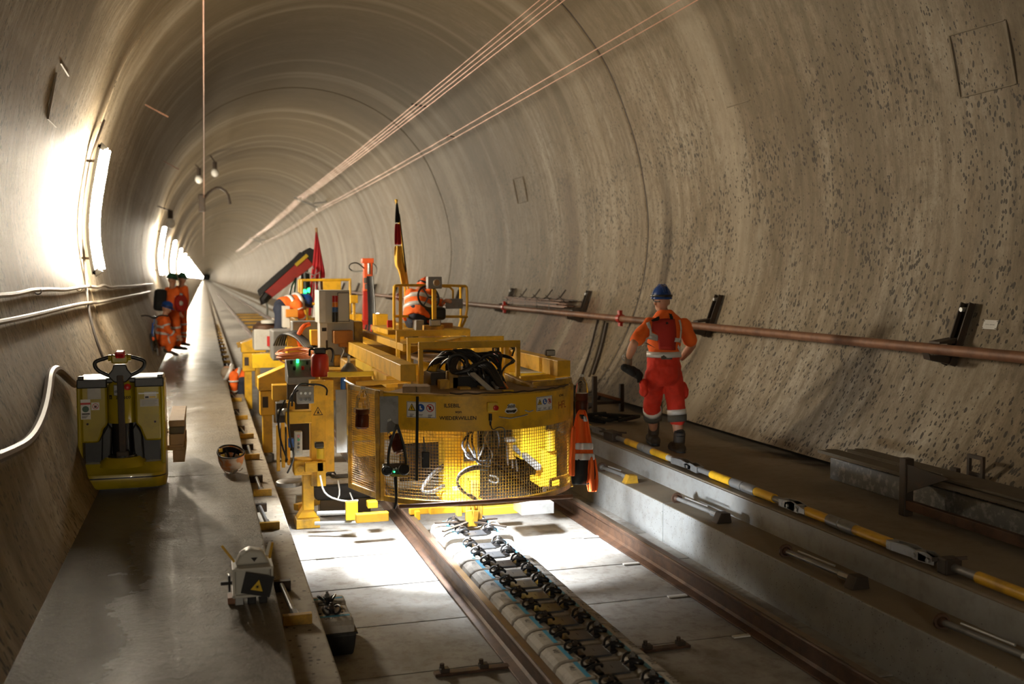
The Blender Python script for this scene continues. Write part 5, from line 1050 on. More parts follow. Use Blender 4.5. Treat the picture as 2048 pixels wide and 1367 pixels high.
def helmet(t, c, f, mat, up=(0, 0, 1), s=1.0):
    c = V(c); f = V(f).normalized(); u = (V(up)-f*V(up).dot(f)).normalized(); r = f.cross(u); c = c+u*.035*s
    rows = [[c+u*.135*s*math.sin(a)+(r*.103*s*math.cos(b)+f*.128*s*math.sin(b))*max(math.cos(a), .01) for b in [2*PI*i/28 for i in range(28)]] for a in [PI/2*k/8 for k in range(9)]]
    h = MB().quadstrip(rows).obj('helmet', mat, t, smooth='all', label=None)
    MB().quadstrip([[c+(r*.106*math.cos(b)+f*(.130+(.035 if math.sin(b) > .3 else .004)*max(math.sin(b), 0))*math.sin(b))*s*k+u*z*s for b in [2*PI*i/28 for i in range(28)]] for k, z in ((1.0, .006), (1.03, -.006), (.97, -.014))]).obj('brim', mat, h, smooth='all')
    for k in (-.03, 0, .03): MB().tube([c+(u*.138*math.sin(a)-f*.131*math.cos(a))*s+r*k*s*math.sin(a+.3) for a in [PI*.12+PI*.7*j/8 for j in range(9)]], .005*s, 6).obj('ridge', mat, h, smooth=True)
    MB().quadstrip([[c+(r*.107*math.cos(b)+f*.132*math.sin(b))*s+u*z*s for b in [2*PI*i/28 for i in range(28)]] for z in (.010, .034)], caps=False).obj('strap_band', 'black', h, smooth='all', solid=.004)
    return h
def cuff(name, mat, t, a, b, ra, rb, n=18):  # band around a limb
    return MB().quadstrip([MB().ring(a, V(b)-V(a), ra, n), MB().ring(b, V(b)-V(a), rb, n)]).obj(name, mat, t, smooth='all')
def wrap(target, rows, mat, name, t, off=.006):   # cloth strip lying on a garment
    bpy.context.view_layer.update(); dg = bpy.context.evaluated_depsgraph_get(); ev = target.evaluated_get(dg); me = ev.to_mesh(); mw = target.matrix_world
    o0 = worg(target); bv = BVHTree.FromPolygons([v.co+o0 for v in me.vertices], [p.vertices for p in me.polygons]); ev.to_mesh_clear(); out = []
    for r in rows:
        q = []
        for p in r:
            n = bv.find_nearest(p); q.append(n[0]+n[1]*off if n[0] is not None else p)
        out.append(q)
    return MB().grid(out).obj(name, mat, t, smooth='all', solid=.004)
def strip(target, pa, pb, w, mat, name, t, off=.006, n=8):    # straight strip between two points of the garment
    pa, pb = V(pa), V(pb); d = pb-pa; s = cR - d*(cR.dot(d)/d.length_squared); s = s.normalized() if s.length > .05 else cU.copy()
    if abs(d.normalized().dot(cR)) > .8: s = cU - d*(cU.dot(d)/d.length_squared); s.normalize()
    return wrap(target, [[pa+d*i/n+s*w*(k/2-.5) for k in range(3)] for i in range(n+1)], mat, name, t, off)

# ---- the walking worker, seen from behind
Yw = 9.34; w = lambda x, y, dy=0: pt(x, y, Yw+dy)
wk = thing('person', 'person in orange vest, red trousers and blue helmet walking away along the right walkway', 'person', (4.62, 9.34, ZR))
fw = V((.08, 1, 0)); HD = w(1323, 602, .03)
sL, sR = w(1299, 648), w(1368, 649); eL, eR = w(1268, 686, -.10), w(1384, 690, .02); wL, wR = w(1256, 718, .04), w(1364, 716, .20)
hL, hR = w(1311, 748), w(1343, 748); kL, kR = w(1304, 811, .28), w(1352, 808, .04); heL, toL = ptz(1311, 881, ZR+.055), ptz(1289, 866, ZR+.055); aL, aR = heL*.82+toL*.18+V((0, 0, .09)), w(1358, 884, .0)
b = MB(); head(b, HD, fw); cap(b, HD-V((0, 0, .06)), w(1330, 640), .055, .062)
torso(b, [(w(1328, 760), .13, .10), (w(1328, 735), .15, .115), (w(1328, 708), .135, .10), (w(1329, 675), .155, .11), (w(1330, 650), .16, .10), (w(1330, 636), .08, .07)], fw)
for s_, e_, q in ((sL, eL, wL), (sR, eR, wR)): cap(b, s_, e_, .058, .044); cap(b, e_, e_*.6+q*.4, .044, .046); cap(b, e_*.6+q*.4, q, .046, .029)
for h_, k_, a_ in ((hL, kL, aL), (hR, kR, aR)): cap(b, h_, k_, .085, .055); cap(b, k_, k_*.62+a_*.38, .054, .062); cap(b, k_*.62+a_*.38, a_, .062, .040)
hand(b, wR, (-.5, .6, .1), (-.3, -.2, -1), .5, 1)
remesh(b.obj('body', 'skin', wk, smooth='all', label='bare skin of neck, arms and calves'), .009)
face(wk, HD, fw); helmet(wk, HD, fw, 'helmet blue')['label'] = 'blue safety helmet with black band'
MB().tube([HD+V((-.085, .02, .02)), HD+V((-.09, -.02, -.005)), HD+V((-.06, -.09, -.0))], .006, 6, 1).obj('chin_strap', 'black', wk, smooth=True)
b = MB()
torso(b, [(w(1329, 712), .172, .135), (w(1328, 695), .170, .132), (w(1329, 672), .182, .140), (w(1331, 652), .182, .128), (w(1332, 640), .165, .108), (w(1331, 630), .122, .090), (w(1331, 619), .070, .072)], fw)
for s_, e_ in ((sL, eL), (sR, eR)): cap(b, s_, s_*.22+e_*.78, .072, .074)
sh = b.obj('shirt', 'orange fabric', wk, smooth='all', label='orange short-sleeved work shirt and vest'); remesh(sh, .012, 3); crease(sh, .022, .085)
b = MB()
torso(b, [(w(1327, 770), .13, .11), (w(1327, 752), .178, .150), (w(1327, 730), .178, .146), (w(1328, 706), .170, .132)], fw)
for h_, k_, a_ in ((hL, kL, aL), (hR, kR, aR)): cap(b, h_, k_, .112, .092); cap(b, k_, k_*.62+a_*.38, .092, .088)
tr = b.obj('trousers', 'red fabric', wk, smooth='all', label='red knee-length work trousers'); remesh(tr, .012, 3); crease(tr, .030, .075)
for p, q in ((w(1288, 774, -.02), 1), (w(1367, 780, .03), -1)):
    m = MB(); cap(m, p+V((0, .01, .05)), p-V((0, -.01, .05)), .040, .046); ell(m, p+V((-q*.004, .0, -.02)), (0, 0, 1), .046, .062, .08); o = remesh(m.obj('cargo_pocket', 'red fabric', tr, smooth='all'), .012, 2); crease(o, .03, .05)
for k_, a_ in ((kL, aL), (kR, aR)):
    d = a_-k_; cuff('reflective_band', 'reflective', tr, k_+d*.13, k_+d*.27, .101, .099); o = cuff('rolled_cuff', 'grey fabric', tr, k_+d*.27, k_+d*.45, .104, .098)
o = MB().quadstrip([[c+V((rx*math.cos(t_), ry*math.sin(t_), 0)) for t_ in [2*PI*i/28 for i in range(28)]] for c, rx, ry in ((w(1328, 713), .186, .148), (w(1328, 702), .184, .146))]).obj('waist_band', 'reflective', sh, smooth='all', label='white reflective waist band')
b_ = lambda x, y: w(x, y, -.14)
wrap(sh, [[b_(x, y) for x in (1311+(y-640)*.08, 1321, 1331, 1342, 1354-(y-640)*.02)] for y in (634, 642, 652, 662, 672, 682, 692, 700)], 'deep red fabric', 'vest_back', sh, .005)
for pts in (((1297, 632), (1304, 655), (1310, 678)), ((1366, 638), (1367, 660), (1363, 684))):
    for p, q in zip(pts, pts[1:]): strip(sh, b_(*p), b_(*q), .044, 'reflective', 'reflective_strip', sh, .015, 5)
for p, q in (((1293, 681), (1314, 677)), ((1349, 679), (1369, 682)), ((1291, 697), (1304, 692)), ((1358, 692), (1369, 700))): strip(sh, b_(*p), b_(*q), .042, 'reflective', 'reflective_strip', sh, .012, 4)
for p, q in (((1309, 624), (1316, 636)), ((1345, 624), (1346, 637))): strip(sh, b_(*p), b_(*q), .042, 'black cloth', 'brace', sh, .012, 4)
strip(tr, b_(1322, 714), b_(1344, 714), .045, 'grey fabric', 'belt_patch', tr, .012, 4); text_mesh('■r', .03, lambda u, v: w(1335, 646, -.152)+V((u, -.002, v)), 'ink', sh, 'vest_print')
for a_, he, to in ((aL, heL, heL+(toL-heL).normalized()*.23), (aR, aR+V((0, -.045, -.06)), aR+V((.015, .17, -.072)))):
    m = MB(); cap(m, a_+V((0, -.01, .09)), a_+V((0, 0, -.02)), .062, .060); cap(m, he, to, .056, .056); cap(m, a_, he*.4+to*.6, .062, .056); bo = remesh(m.obj('boot', 'boot', wk, smooth='all'), .010); d_ = (to-he); n_ = (a_-he).cross(d_).cross(d_).normalized(); sgn = -1 if (a_-he).dot(n_) > 0 else 1; m = MB(); cap(m, he+n_*.040*sgn, to+n_*.040*sgn, .050, .050); so = remesh(m.obj('boot_sole', 'rubber', bo, smooth='all'), .012, 1)
    cuff('boot_collar', 'black', bo, a_+V((0, -.01, .07)), a_+V((0, -.012, .125)), .060, .056)
m = MB(); hand(m, wL, (.08, .12, -1), (.9, .35, .1), .62, -1, 1.25); cap(m, wL+V((0, -.0, .03)), wL-V((0, 0, .04)), .042, .044); gl = remesh(m.obj('work_glove', 'glove', wk, smooth='all', label='grey-brown work glove on the left hand'), .007, 2)
cuff('glove_cuff', 'cable grey', gl, wL+V((0, 0, .045)), wL+V((0, 0, .005)), .043, .040)
m = MB(); p = w(1264, 741, .02); cap(m, p+V((-.085, 0, .035)), p, .040, .052); cap(m, p, p+V((.085, .02, -.05)), .052, .046); cap(m, p+V((-.05, -.03, .03)), p+V((.0, -.03, -.03)), .035, .03); cap(m, p+V((.06, 0, -.02)), p+V((.085, .0, -.085)), .040, .030)
for k in range(4): cap(m, p+V((.055+.016*k, -.02+.012*k, -.06)), p+V((.055+.019*k, -.02+.014*k, -.118)), .013, .010, 8)
o = remesh(m.obj('spare_glove', 'black cloth', None, smooth='all'), .008, 2); tag(o, 'black spare gloves held in the left hand of the walking worker', 'glove')
MB().torus(wL+V((-.03, -.01, .02)), (.2, 1, 0), .035, .005, 14, 5).obj('wrist_ring', 'galv', wk, smooth=True)

# ---- figures in the background
def figure(label, Y, jt, fwd, shirt='orange fabric', legs='orange fabric', lid=None, vox=.018, ground=None, bands=(), hidden=()):
    g = lambda k: pt(*jt[k][:2], Y+(jt[k][2] if len(jt[k]) > 2 else 0))
    J = {k: g(k) for k in jt}; base = J['pelvis'].copy(); base.z = ground if ground is not None else base.z
    t = thing('person', label, 'person', base); f = V(fwd)
    up = (J['head']-J['neck']).normalized()
    b = MB(); head(b, J['head'], f, up); cap(b, J['head']-up*.05, J['neck'], .052, .06)
    torso(b, [(J['pelvis'], .14, .11), (J['pelvis']*.5+J['neck']*.5, .135, .10), (J['pelvis']*.2+J['neck']*.8, .155, .10), (J['neck'], .07, .06)], f)
    for s in 'LR':
        cap(b, J['s'+s], J['e'+s], .055, .042); cap(b, J['e'+s], J['w'+s], .043, .03)
        hand(b, J['w'+s], J['w'+s]-J['e'+s], f+V((0, 0, -.6)), .5, 1 if s == 'L' else -1)
        cap(b, J['h'+s], J['k'+s], .08, .055); cap(b, J['k'+s], J['a'+s], .055, .038)
    remesh(b.obj('body', 'skin', t, smooth='all'), .011, 2); face(t, J['head'], f, up)
    if lid: helmet(t, J['head'], f, lid, up)
    else: h = MB(); ell(h, J['head']+up*.035-f*.012, up, .084, .105, .105, up=f); h.obj('hair', 'hair', t, smooth='all')
    b = MB(); torso(b, [(J['pelvis']-(J['neck']-J['pelvis'])*.08, .185, .155), (J['pelvis']*.6+J['neck']*.4, .175, .14), (J['pelvis']*.22+J['neck']*.78, .195, .14), (J['neck']*.95+J['pelvis']*.05, .10, .085)], f)
    for s in 'LR': cap(b, J['s'+s], J['e'+s], .082, .068); cap(b, J['e'+s], J['e'+s]*.12+J['w'+s]*.88, .066, .052)
    sh = crease(remesh(b.obj('jacket', shirt, t, smooth='all'), vox, 2), .03, .1)
    b = MB(); cap(b, J['hL'], J['hR'], .12, .12); cap(b, J['pelvis'], J['pelvis']*.8+J['neck']*.2, .14, .15)
    for s in 'LR': cap(b, J['h'+s], J['k'+s], .11, .085); cap(b, J['k'+s], J['k'+s]*.1+J['a'+s]*.9, .085, .072)
    tr = crease(remesh(b.obj('trousers', legs, t, smooth='all'), vox, 2), .03, .09)
    for s in 'LR':
        a = J['a'+s]; m = MB(); cap(m, a+V((0, 0, .06)), a-V((0, 0, .03)), .052, .05); cap(m, a-V((0, 0, .04))-f*.05, a-V((0, 0, .045))+f*.17, .045, .042); remesh(m.obj('boot', 'boot', t, smooth='all'), .014, 2)
        for q0, q1, r in (('e', 'w', .074), ('s', 'e', .086)):
            if 'arm' in bands: A, B = J[q0+s], J[q1+s]; cuff('reflective_band', 'reflective', sh, A*.55+B*.45, A*.40+B*.60, r, r)
        if 'leg' in bands:
            A, B = J['k'+s], J['a'+s]
            for u0, u1 in ((.30, .42), (.55, .67)): cuff('reflective_band', 'reflective', tr, A*(1-u0)+B*u0, A*(1-u1)+B*u1, .092, .090)
        if 'thigh' in bands:
            A, B = J['h'+s], J['k'+s]; cuff('reflective_band', 'reflective', tr, A*.35+B*.65, A*.22+B*.78, .106, .102)
    if 'waist' in bands:
        d = (J['neck']-J['pelvis']).normalized(); s_ = d.cross(f).normalized(); f_ = s_.cross(d)
        for z in (.10, .24): MB().quadstrip([[J['pelvis']+d*(z+zz)+s_*.192*math.cos(a)+f_*.160*math.sin(a) for a in [2*PI*i/24 for i in range(24)]] for zz in (0, .055)]).obj('reflective_band', 'reflective', sh, smooth='all')
    return t, J
t, J = figure('person in orange work clothes with black backpack and cable reel, standing left by the wall', 25.0,
    dict(head=(344, 560), neck=(344, 574), pelvis=(346, 628), sL=(336, 580, .1), sR=(353, 581, -.1), eL=(334, 604, .15), eR=(355, 606, -.12), wL=(344, 625, .2), wR=(360, 622, -.2), hL=(343, 632, .08), hR=(350, 632, -.08), kL=(345, 663, .1), kR=(354, 663, -.05), aL=(346, 690, .1), aR=(357, 691, -.1)), (1, .35, -.2), lid='helmet green', bands=('arm', 'thigh', 'leg'), ground=ZL)
o = remesh(MB().box(J['neck']+V((-.27, -.02, -.30)), (.26, .32, .52), (0, .1, .3)).obj('backpack', 'black cloth', None, bevel=.07), .03, 3); tag(o, 'black backpack on the back of the standing worker by the left wall', 'backpack')
cr = thing('cable_reel', 'dark red round cable reel held at the standing worker\'s side', 'reel', pt(362, 605, 24.6))
MB().lathe(pt(361, 606, 24.62), (.85, -.55, .05), [(-.05, .16), (-.04, .20), (-.02, .20), (-.018, .15), (.04, .15), (.042, .20), (.06, .20), (.065, .16)], 24).obj('reel_drum', 'deep red fabric', cr, smooth=True); MB().ball(pt(361, 606, 24.52), .06, 10, 6).obj('reel_hub', 'cabinet grey', cr, smooth=True); MB().bar(pt(361, 592, 24.6), pt(363, 586, 24.6), .07).obj('reel_handle', 'black', cr, bevel=.01)
figure('second standing person in orange overalls, half hidden behind the one with backpack', 26.4,
    dict(head=(364, 558), neck=(363, 571), pelvis=(362, 623), sL=(355, 577, .1), sR=(370, 577, -.1), eL=(354, 600, .1), eR=(373, 601, -.1), wL=(356, 620, .1), wR=(371, 622, -.25), hL=(359, 627, .06), hR=(366, 627, -.06), kL=(361, 655, .05), kR=(368, 656, -.05), aL=(361, 682, .05), aR=(367, 684, -.1)), (.8, -.5, -.1), lid='helmet green', bands=('thigh', 'leg'), ground=ZL)
figure('person in orange with blue helmet crouching beside the bicycle at left wall', 23.6,
    dict(head=(333, 617), neck=(330, 630), pelvis=(324, 677), sL=(320, 637, .14), sR=(329, 639, -.14), eL=(330, 658, .18), eR=(336, 660, -.18), wL=(348, 668, .15), wR=(352, 671, -.12), hL=(325, 682, .1), hR=(326, 683, -.1), kL=(344, 672, .16), kR=(346, 678, -.16), aL=(335, 698, .12), aR=(338, 699, -.12)), (1, -.1, -.35), lid='helmet blue', bands=('arm', 'thigh', 'waist'), ground=ZL)
figure('person in orange jacket bending over the steering wheel on the operator platform', 13.0,
    dict(head=(846, 578, .25), neck=(838, 582, .12), pelvis=(834, 634, -.1), sL=(822, 588, .05), sR=(858, 588, .08), eL=(820, 616, .12), eR=(874, 606, .15), wL=(846, 612, .1), wR=(884, 603, .05), hL=(826, 640), hR=(846, 640), kL=(826, 648, .4), kR=(850, 648, .4), aL=(828, 656, .5), aR=(850, 656, .5)), (.35, 1, -.5), legs='navy fabric', lid='crane orange', bands=('waist', 'arm'))
figure('person in orange jacket and navy trousers bending down behind the grey tank', 16.2,
    dict(head=(606, 606, .1), neck=(598, 603, .1), pelvis=(565, 613), sL=(592, 605, .2), sR=(594, 608, -.16), eL=(597, 622, .2), eR=(600, 626, -.16), wL=(604, 640, .15), wR=(607, 642, -.1), hL=(562, 618, .1), hR=(562, 618, -.1), kL=(566, 645, .12), kR=(560, 645, -.12), aL=(560, 676, .1), aR=(555, 676, -.1)), (1, .1, -.6), legs='navy fabric', lid='helmet blue', bands=('waist', 'arm'))
figure('person in orange jacket crouching low at the left edge between ledge and rear stand', 18.0,
    dict(head=(456, 746, .0), neck=(463, 747), pelvis=(486, 757), sL=(467, 746, .16), sR=(467, 750, -.16), eL=(466, 768, .18), eR=(468, 772, -.16), wL=(462, 782, .1), wR=(466, 786, -.1), hL=(486, 762, .1), hR=(486, 763, -.1), kL=(480, 778, .1), kR=(484, 780, -.12), aL=(486, 798, .1), aR=(489, 800, -.1)), (-1, -.2, -.5), legs='navy fabric', bands=('waist', 'arm'))
# ---- bicycle leaning at the left wall
bk = thing('bicycle', 'dark bicycle leaning on the left tunnel wall behind the crouching worker', 'bicycle', (-.98, 21.6, ZL))
def wheel(y, nm):
    c = V((-1.0, y, ZL+.335)); ax = V((1, 0, .12)); t_ = MB().torus(c, ax, .315, .018, 30, 6).obj('wheel', 'rubber', bk, smooth=True); MB().torus(c, ax, .295, .009, 30, 5).obj('rim', 'galv', t_, smooth=True)
    s, u, d = frame(ax)
    for i in range(14): MB().bar(c, c+(s*math.cos(i*PI/7)+u*math.sin(i*PI/7))*.29, .004).obj('spoke', 'galv', t_)
    MB().cyl(c-V((.04, 0, 0)), c+V((.04, 0, 0)), .02, n=8).obj('hub', 'dark iron', t_)
wheel(21.2, 'a'); wheel(22.25, 'b'); z = ZL
def bt(pts, r=.016, nm='frame_tube', mt='helmet blue'): MB().tube([V((-1.0+(p[1]-.9)*.08, p[0], z+p[1])) for p in pts], r, 8).obj(nm, mt, bk, smooth=True)
bt(((21.2, .335), (21.33, .62), (21.38, .86))); bt(((21.37, .82), (21.95, .80))); bt(((21.37, .72), (21.85, .32))); bt(((21.85, .32), (21.98, .92))); bt(((22.25, .335), (21.85, .32))); bt(((22.25, .335), (21.96, .78)), .012)
MB().tube([V((-1.27, 21.30, z+1.0)), V((-1.1, 21.36, z+1.02)), V((-.98, 21.4, z+.95)), V((-.85, 21.36, z+1.02)), V((-.70, 21.28, z+1.0))], .015, 8, 1).obj('handlebar', 'black', bk, smooth=True)
ell(MB(), (-1, 22.0, z+.95), (0, 1, .05), .07, .03, .14).obj('saddle', 'black', bk, smooth=True); MB().cyl((-1.04, 21.85, z+.32), (-.96, 21.85, z+.32), .09, n=16).obj('chainring', 'dark iron', bk); MB().bar((-.95, 21.85, z+.32), (-.94, 21.92, z+.16), .02).obj('crank', 'galv', bk)
MB().ball(V((-1.0, 21.2, z+.55)), .04, 8, 6).obj('front_reflector', 'crane orange', bk)
# ================================================================== LEFT WALKWAY: PALLET TRUCK, PALLET, HELMET, LASER DEVICE
TY = 8.75; tz = ZL
pk = thing('pallet_truck', 'yellow and black electric pallet truck parked against the left wall', 'pallet truck', (-.70, TY+.2, tz))
X0, X1 = -1.02, -.335; XC = (X0+X1)/2; TX = lambda u: X0+(X1-X0)*u      # u across the truck
# base skirt, rounded
def tsec(z, y0, inset=0, r=.12):
    pts = []
    for cx, cy, a0 in ((X1-inset-r, y0+r, -90), (X1-inset-.02, TY+.52, 0), (X0+inset+.02, TY+.52, 90), (X0+inset+r, y0+r, 180)):
        rr = r if cy < TY+.3 else .02
        for k in range(7): a = math.radians(a0+90*k/6); pts.append(V((cx+math.cos(a)*rr, cy+math.sin(a)*rr, tz+z)))
    return pts
MB().quadstrip([tsec(.025, TY+.02), tsec(.05, TY-.005), tsec(.11, TY-.01), tsec(.145, TY+.0), tsec(.165, TY+.05), tsec(.21, TY+.075), tsec(.225, TY+.09)]).obj('chassis_skirt', 'truck yellow', pk, smooth=True, label='scratched rounded yellow skirt')
MB().quadstrip([tsec(.112, TY-.014), tsec(.122, TY-.014)]).obj('skirt_groove', 'black', pk, smooth=True)
MB().bb((X0+.06, TY+.12, tz+.0), (X1-.06, TY+.42, tz+.06)).obj('wheel_box', 'black', pk)
MB().cyl((XC-.04, TY+.2, tz+.105), (XC+.04, TY+.2, tz+.105), .10, n=18).obj('drive_wheel', 'rubber', pk, smooth=True)
h = MB().lathe((XC, TY+.16, tz+.20), (0, 0, 1), [(0, .20), (.04, .175), (.075, .14)], 24).obj('hump', 'truck yellow', pk, smooth=True)
MB().lathe((XC, TY+.17, tz+.26), (0, 0, 1), [(0, .125), (.03, .125), (.035, .10)], 22).obj('motor_ring', 'black', pk, smooth=True); MB().cyl((XC, TY+.2, tz+.25), (XC, TY+.2, tz+.56), .085, n=18).obj('drive_motor', 'black', pk, smooth=True)
MB().bb((X0+.05, TY+.19, tz+.22), (X1-.05, TY+.5, tz+.62)).obj('inner_bay', 'black', pk)
# side pillars and the yellow cover with its arch
for a, b in ((0, .055), (.945, 1)): MB().bb((TX(a), TY+.10, tz+.20), (TX(b), TY+.52, tz+.90)).obj('side_pillar', 'truck yellow', pk, bevel=.015)
zt = tz+.90
left = [(X0+.03, tz+.40), (X0+.16, tz+.40), (X0+.185, tz+.46), (X0+.20, tz+.51), (X0+.235, tz+.55), (X0+.235, zt), (X0+.03, zt)]
for s in (0, 1):
    P = [((x if s == 0 else X0+X1-x), z) for x, z in left]
    MB().prism([(x, TY+.10, z) for x, z in P], (0, .1, 0)).obj('side_cover', 'truck yellow', pk, bevel=.018, smooth=True, label=('left', 'right')[s]+' yellow cover panel')
    x = X0+.20 if s == 0 else X1-.20
    q = MB(); q.prism([(X0+.175 if s == 0 else X1-.175, TY+.12, tz+.24), (X0+.185 if s == 0 else X1-.185, TY+.12, tz+.46), (X0+.235 if s == 0 else X1-.235, TY+.12, tz+.55), (X0+.265 if s == 0 else X1-.265, TY+.12, tz+.50), (X0+.25 if s == 0 else X1-.25, TY+.12, tz+.24)], (0, .09, 0)); q.obj('arch_shroud', 'black', pk, bevel=.012)
    MB().cyl((X0+.08 if s == 0 else X1-.08, TY+.101, tz+.56), (X0+.08 if s == 0 else X1-.08, TY+.092, tz+.56), .009, n=10).obj('cover_screw', 'dark iron', pk)
MB().lathe((XC, TY+.20, tz+.555), (0, 0, 1), [(0, .115), (.01, .118), (.30, .110), (.37, .100), (.385, .08)], 26).obj('front_dome', 'truck yellow', pk, smooth=True, label='rounded yellow centre cover')
MB().bb((X0+.01, TY+.12, zt-.01), (X1-.01, TY+.52, zt+.035)).obj('black_top', 'black', pk, bevel=.012)
MB().bb((X0+.005, TY+.09, zt-.045), (X0+.235, TY+.13, zt+.03)).obj('top_trim', 'black', pk, bevel=.008); MB().bb((X1-.235, TY+.09, zt-.045), (X1-.005, TY+.13, zt+.03)).obj('top_trim', 'black', pk, bevel=.008)
for x in (X0+.035, X1-.035): MB().bb((x-.022, TY+.10, zt+.02), (x+.022, TY+.16, zt+.055)).obj('top_stop', 'black', pk, bevel=.008)
MB().bb((XC-.055, TY+.075, zt-.11), (XC-.012, TY+.11, zt-.02)).obj('key_panel', 'grey steel', pk, bevel=.006); MB().cyl((XC-.035, TY+.078, zt-.075), (XC-.035, TY+.06, zt-.075), .012, n=10).obj('key', 'black', pk)
MB().lathe((XC+.055, TY+.10, zt-.045), (0, -1, .2), [(0, .016), (.02, .018), (.024, .028), (.045, .026), (.05, .015)], 16).obj('emergency_button', 'red shiny', pk, smooth=True, label='red emergency stop button')
# tiller with looped handle
tl = MB().bar((XC+.005, TY+.075, tz+.27), (XC+.0, TY+.06, zt+.06), .052, .035, up=V((0, 1, 0))).obj('tiller_arm', 'dark iron', pk, bevel=.006, label='dark grey tiller arm')
MB().box((XC+.005, TY+.09, tz+.28), (.10, .08, .10)).obj('tiller_pivot', 'dark iron', pk, bevel=.012)
hz = zt+.06; hy = TY+.05
MB().prism([(XC-.045, hy, hz-.06), (XC+.045, hy, hz-.06), (XC+.10, hy, hz), (XC+.06, hy, hz+.05), (XC+.05, hy, hz+.09), (XC-.05, hy, hz+.09), (XC-.06, hy, hz+.05), (XC-.10, hy, hz)], (0, .04, 0)).obj('tiller_head', 'black', pk, bevel=.01)
for s in (-1, 1):
    MB().tube([(XC+s*.04, hy+.02, hz-.02), (XC+s*.10, hy+.02, hz+.005), (XC+s*.16, hy+.02, hz+.035), (XC+s*.193, hy+.02, hz+.075), (XC+s*.192, hy+.02, hz+.115), (XC+s*.15, hy+.02, hz+.132), (XC+s*.09, hy+.02, hz+.150), (XC+s*.045, hy+.02, hz+.160)], .0165, 10, 2).obj('handle_loop', 'black', pk, smooth=True)
MB().box((XC, hy+.02, hz+.135), (.13, .06, .07)).obj('handle_body', 'truck yellow', pk, bevel=.012); MB().box((XC+.005, hy+.01, hz+.175), (.075, .07, .055), (.25, 0, 0)).obj('belly_switch', 'red shiny', pk, bevel=.012, label='red belly switch on top of the handle')
for s in (-1, 1): MB().cyl((XC+s*.065, hy+.02, hz+.145), (XC+s*.088, hy+.02, hz+.145), .028, n=12).obj('thumb_wheel', 'truck yellow', pk)
# stickers and lettering
ty = TY+.098
def lab(u0, z0, u1, z1, mat, d=0, name='sticker'): return MB().bb((TX(u0), ty-.001-d, tz+z0), (TX(u1), ty-d, tz+z1)).obj(name, mat, pk)
lab(.125, .765, .275, .855, 'cabinet grey'); lab(.045, .60, .155, .765, 'label white'); lab(.045, .722, .155, .738, 'label red', .001); lab(.057, .640, .145, .650, 'ink', .001); m = MB().cyl((TX(.10), ty-.001, tz+.685), (TX(.10), ty-.0025, tz+.685), .026, n=16).obj('sticker', 'helmet green', pk)
for k in range(3): lab(.055, .628-.009*k, .13-.012*k, .632-.009*k, 'ink', .001)
lab(.165, .675, .255, .738, 'label white'); c = (TX(.21), ty, tz+.706); MB().torus(c, (0, 1, 0), .022, .003, 20, 5).obj('ban_ring', 'label red', pk); MB().bar((c[0]-.015, ty-.002, c[2]+.015), (c[0]+.015, ty-.002, c[2]-.015), .003).obj('ban_bar', 'label red', pk); MB().bb((c[0]-.009, ty-.0025, c[2]-.012), (c[0]+.009, ty-.001, c[2]+.006)).obj('ban_figure', 'ink', pk)
lab(.765, .755, .905, .812, 'label white'); lab(.775, .760, .815, .775, 'ink', .001); lab(.825, .762, .895, .773, 'label yellow', .001); lab(.70, .795, .93, .806, 'galv', .001); lab(.715, .69, .93, .752, 'cabinet grey')
for k in range(4): lab(.735, .735-.012*k, .91-.02*(k % 2), .738-.012*k, 'grey steel', .001)
dome = lambda px_, z: (lambda u, v: V((XC+.117*math.sin((px_+u)/.117), TY+.20-.117*math.cos((px_+u)/.117)-.0015, tz+z+v)))
text_mesh('atesco', .046, dome(.022, .775), 'ink', pk, 'maker_lettering', offset=.001); m = MB(); f = dome(-.090, .775); m.prism([f(-.018, -.016), f(.014, -.016), f(.014, .018), f(-.018, .018)], (0, -.001, 0)); m.obj('maker_mark', 'ink', pk); text_mesh('n', .034, lambda u, v: f(u-.002, v)+V((0, -.002, 0)), 'truck yellow', pk, 'maker_mark')
for x in (XC-.17, XC+.17): MB().bb((x-.075, TY+.5, tz+.06), (x+.075, TY+1.62, tz+.115)).obj('fork', 'dark iron', pk, bevel=.01)
# pallet carried on the forks
pa = thing('wooden_pallet', 'worn wooden pallet on the pallet truck forks, its edge sticking out to the right', 'pallet', (-.68, TY+1.15, tz+.12)); px0, px1, py0, py1 = -1.05, -.195, TY+.60, TY+1.75
for k in range(5): x = px0+.085+(px1-px0-.17)*k/4; MB().bb((x-.075, py0, tz+.25), (x+.075, py1, tz+.274)).obj('deck_board', 'wood', pa, bevel=.003)
for y in (py0+.05, (py0+py1)/2, py1-.05): 
    MB().bb((px0, y-.05, tz+.226), (px1, y+.05, tz+.249)).obj('cross_board', 'wood', pa, bevel=.003)
    for x in (px0+.05, px1-.05): MB().bb((x-.05, y-.06, tz+.14), (x+.05, y+.06, tz+.226)).obj('pallet_block', 'wood', pa, bevel=.003)
for x in (px0+.05, px1-.05): MB().bb((x-.05, py0, tz+.118), (x+.05, py1, tz+.139)).obj('bottom_board', 'wood', pa, bevel=.003)
for k, (y0, y1, z0) in enumerate(((TY+.60, TY+1.75, .276), (TY+.62, TY+1.72, .372), (TY+.64, TY+1.70, .432))):
    o = MB().bb((-.325, y0, tz+z0), (-.2+.004*k, y1, tz+z0+(.094 if k == 0 else .058))).obj('timber_beam', 'wood' if k != 1 else 'dark wood', None, bevel=.005); tag(o, 'rough timber beam stacked on the pallet edge, ' + ('bottom one', 'middle one', 'top one')[k], 'timber', 'timber beams on the pallet')
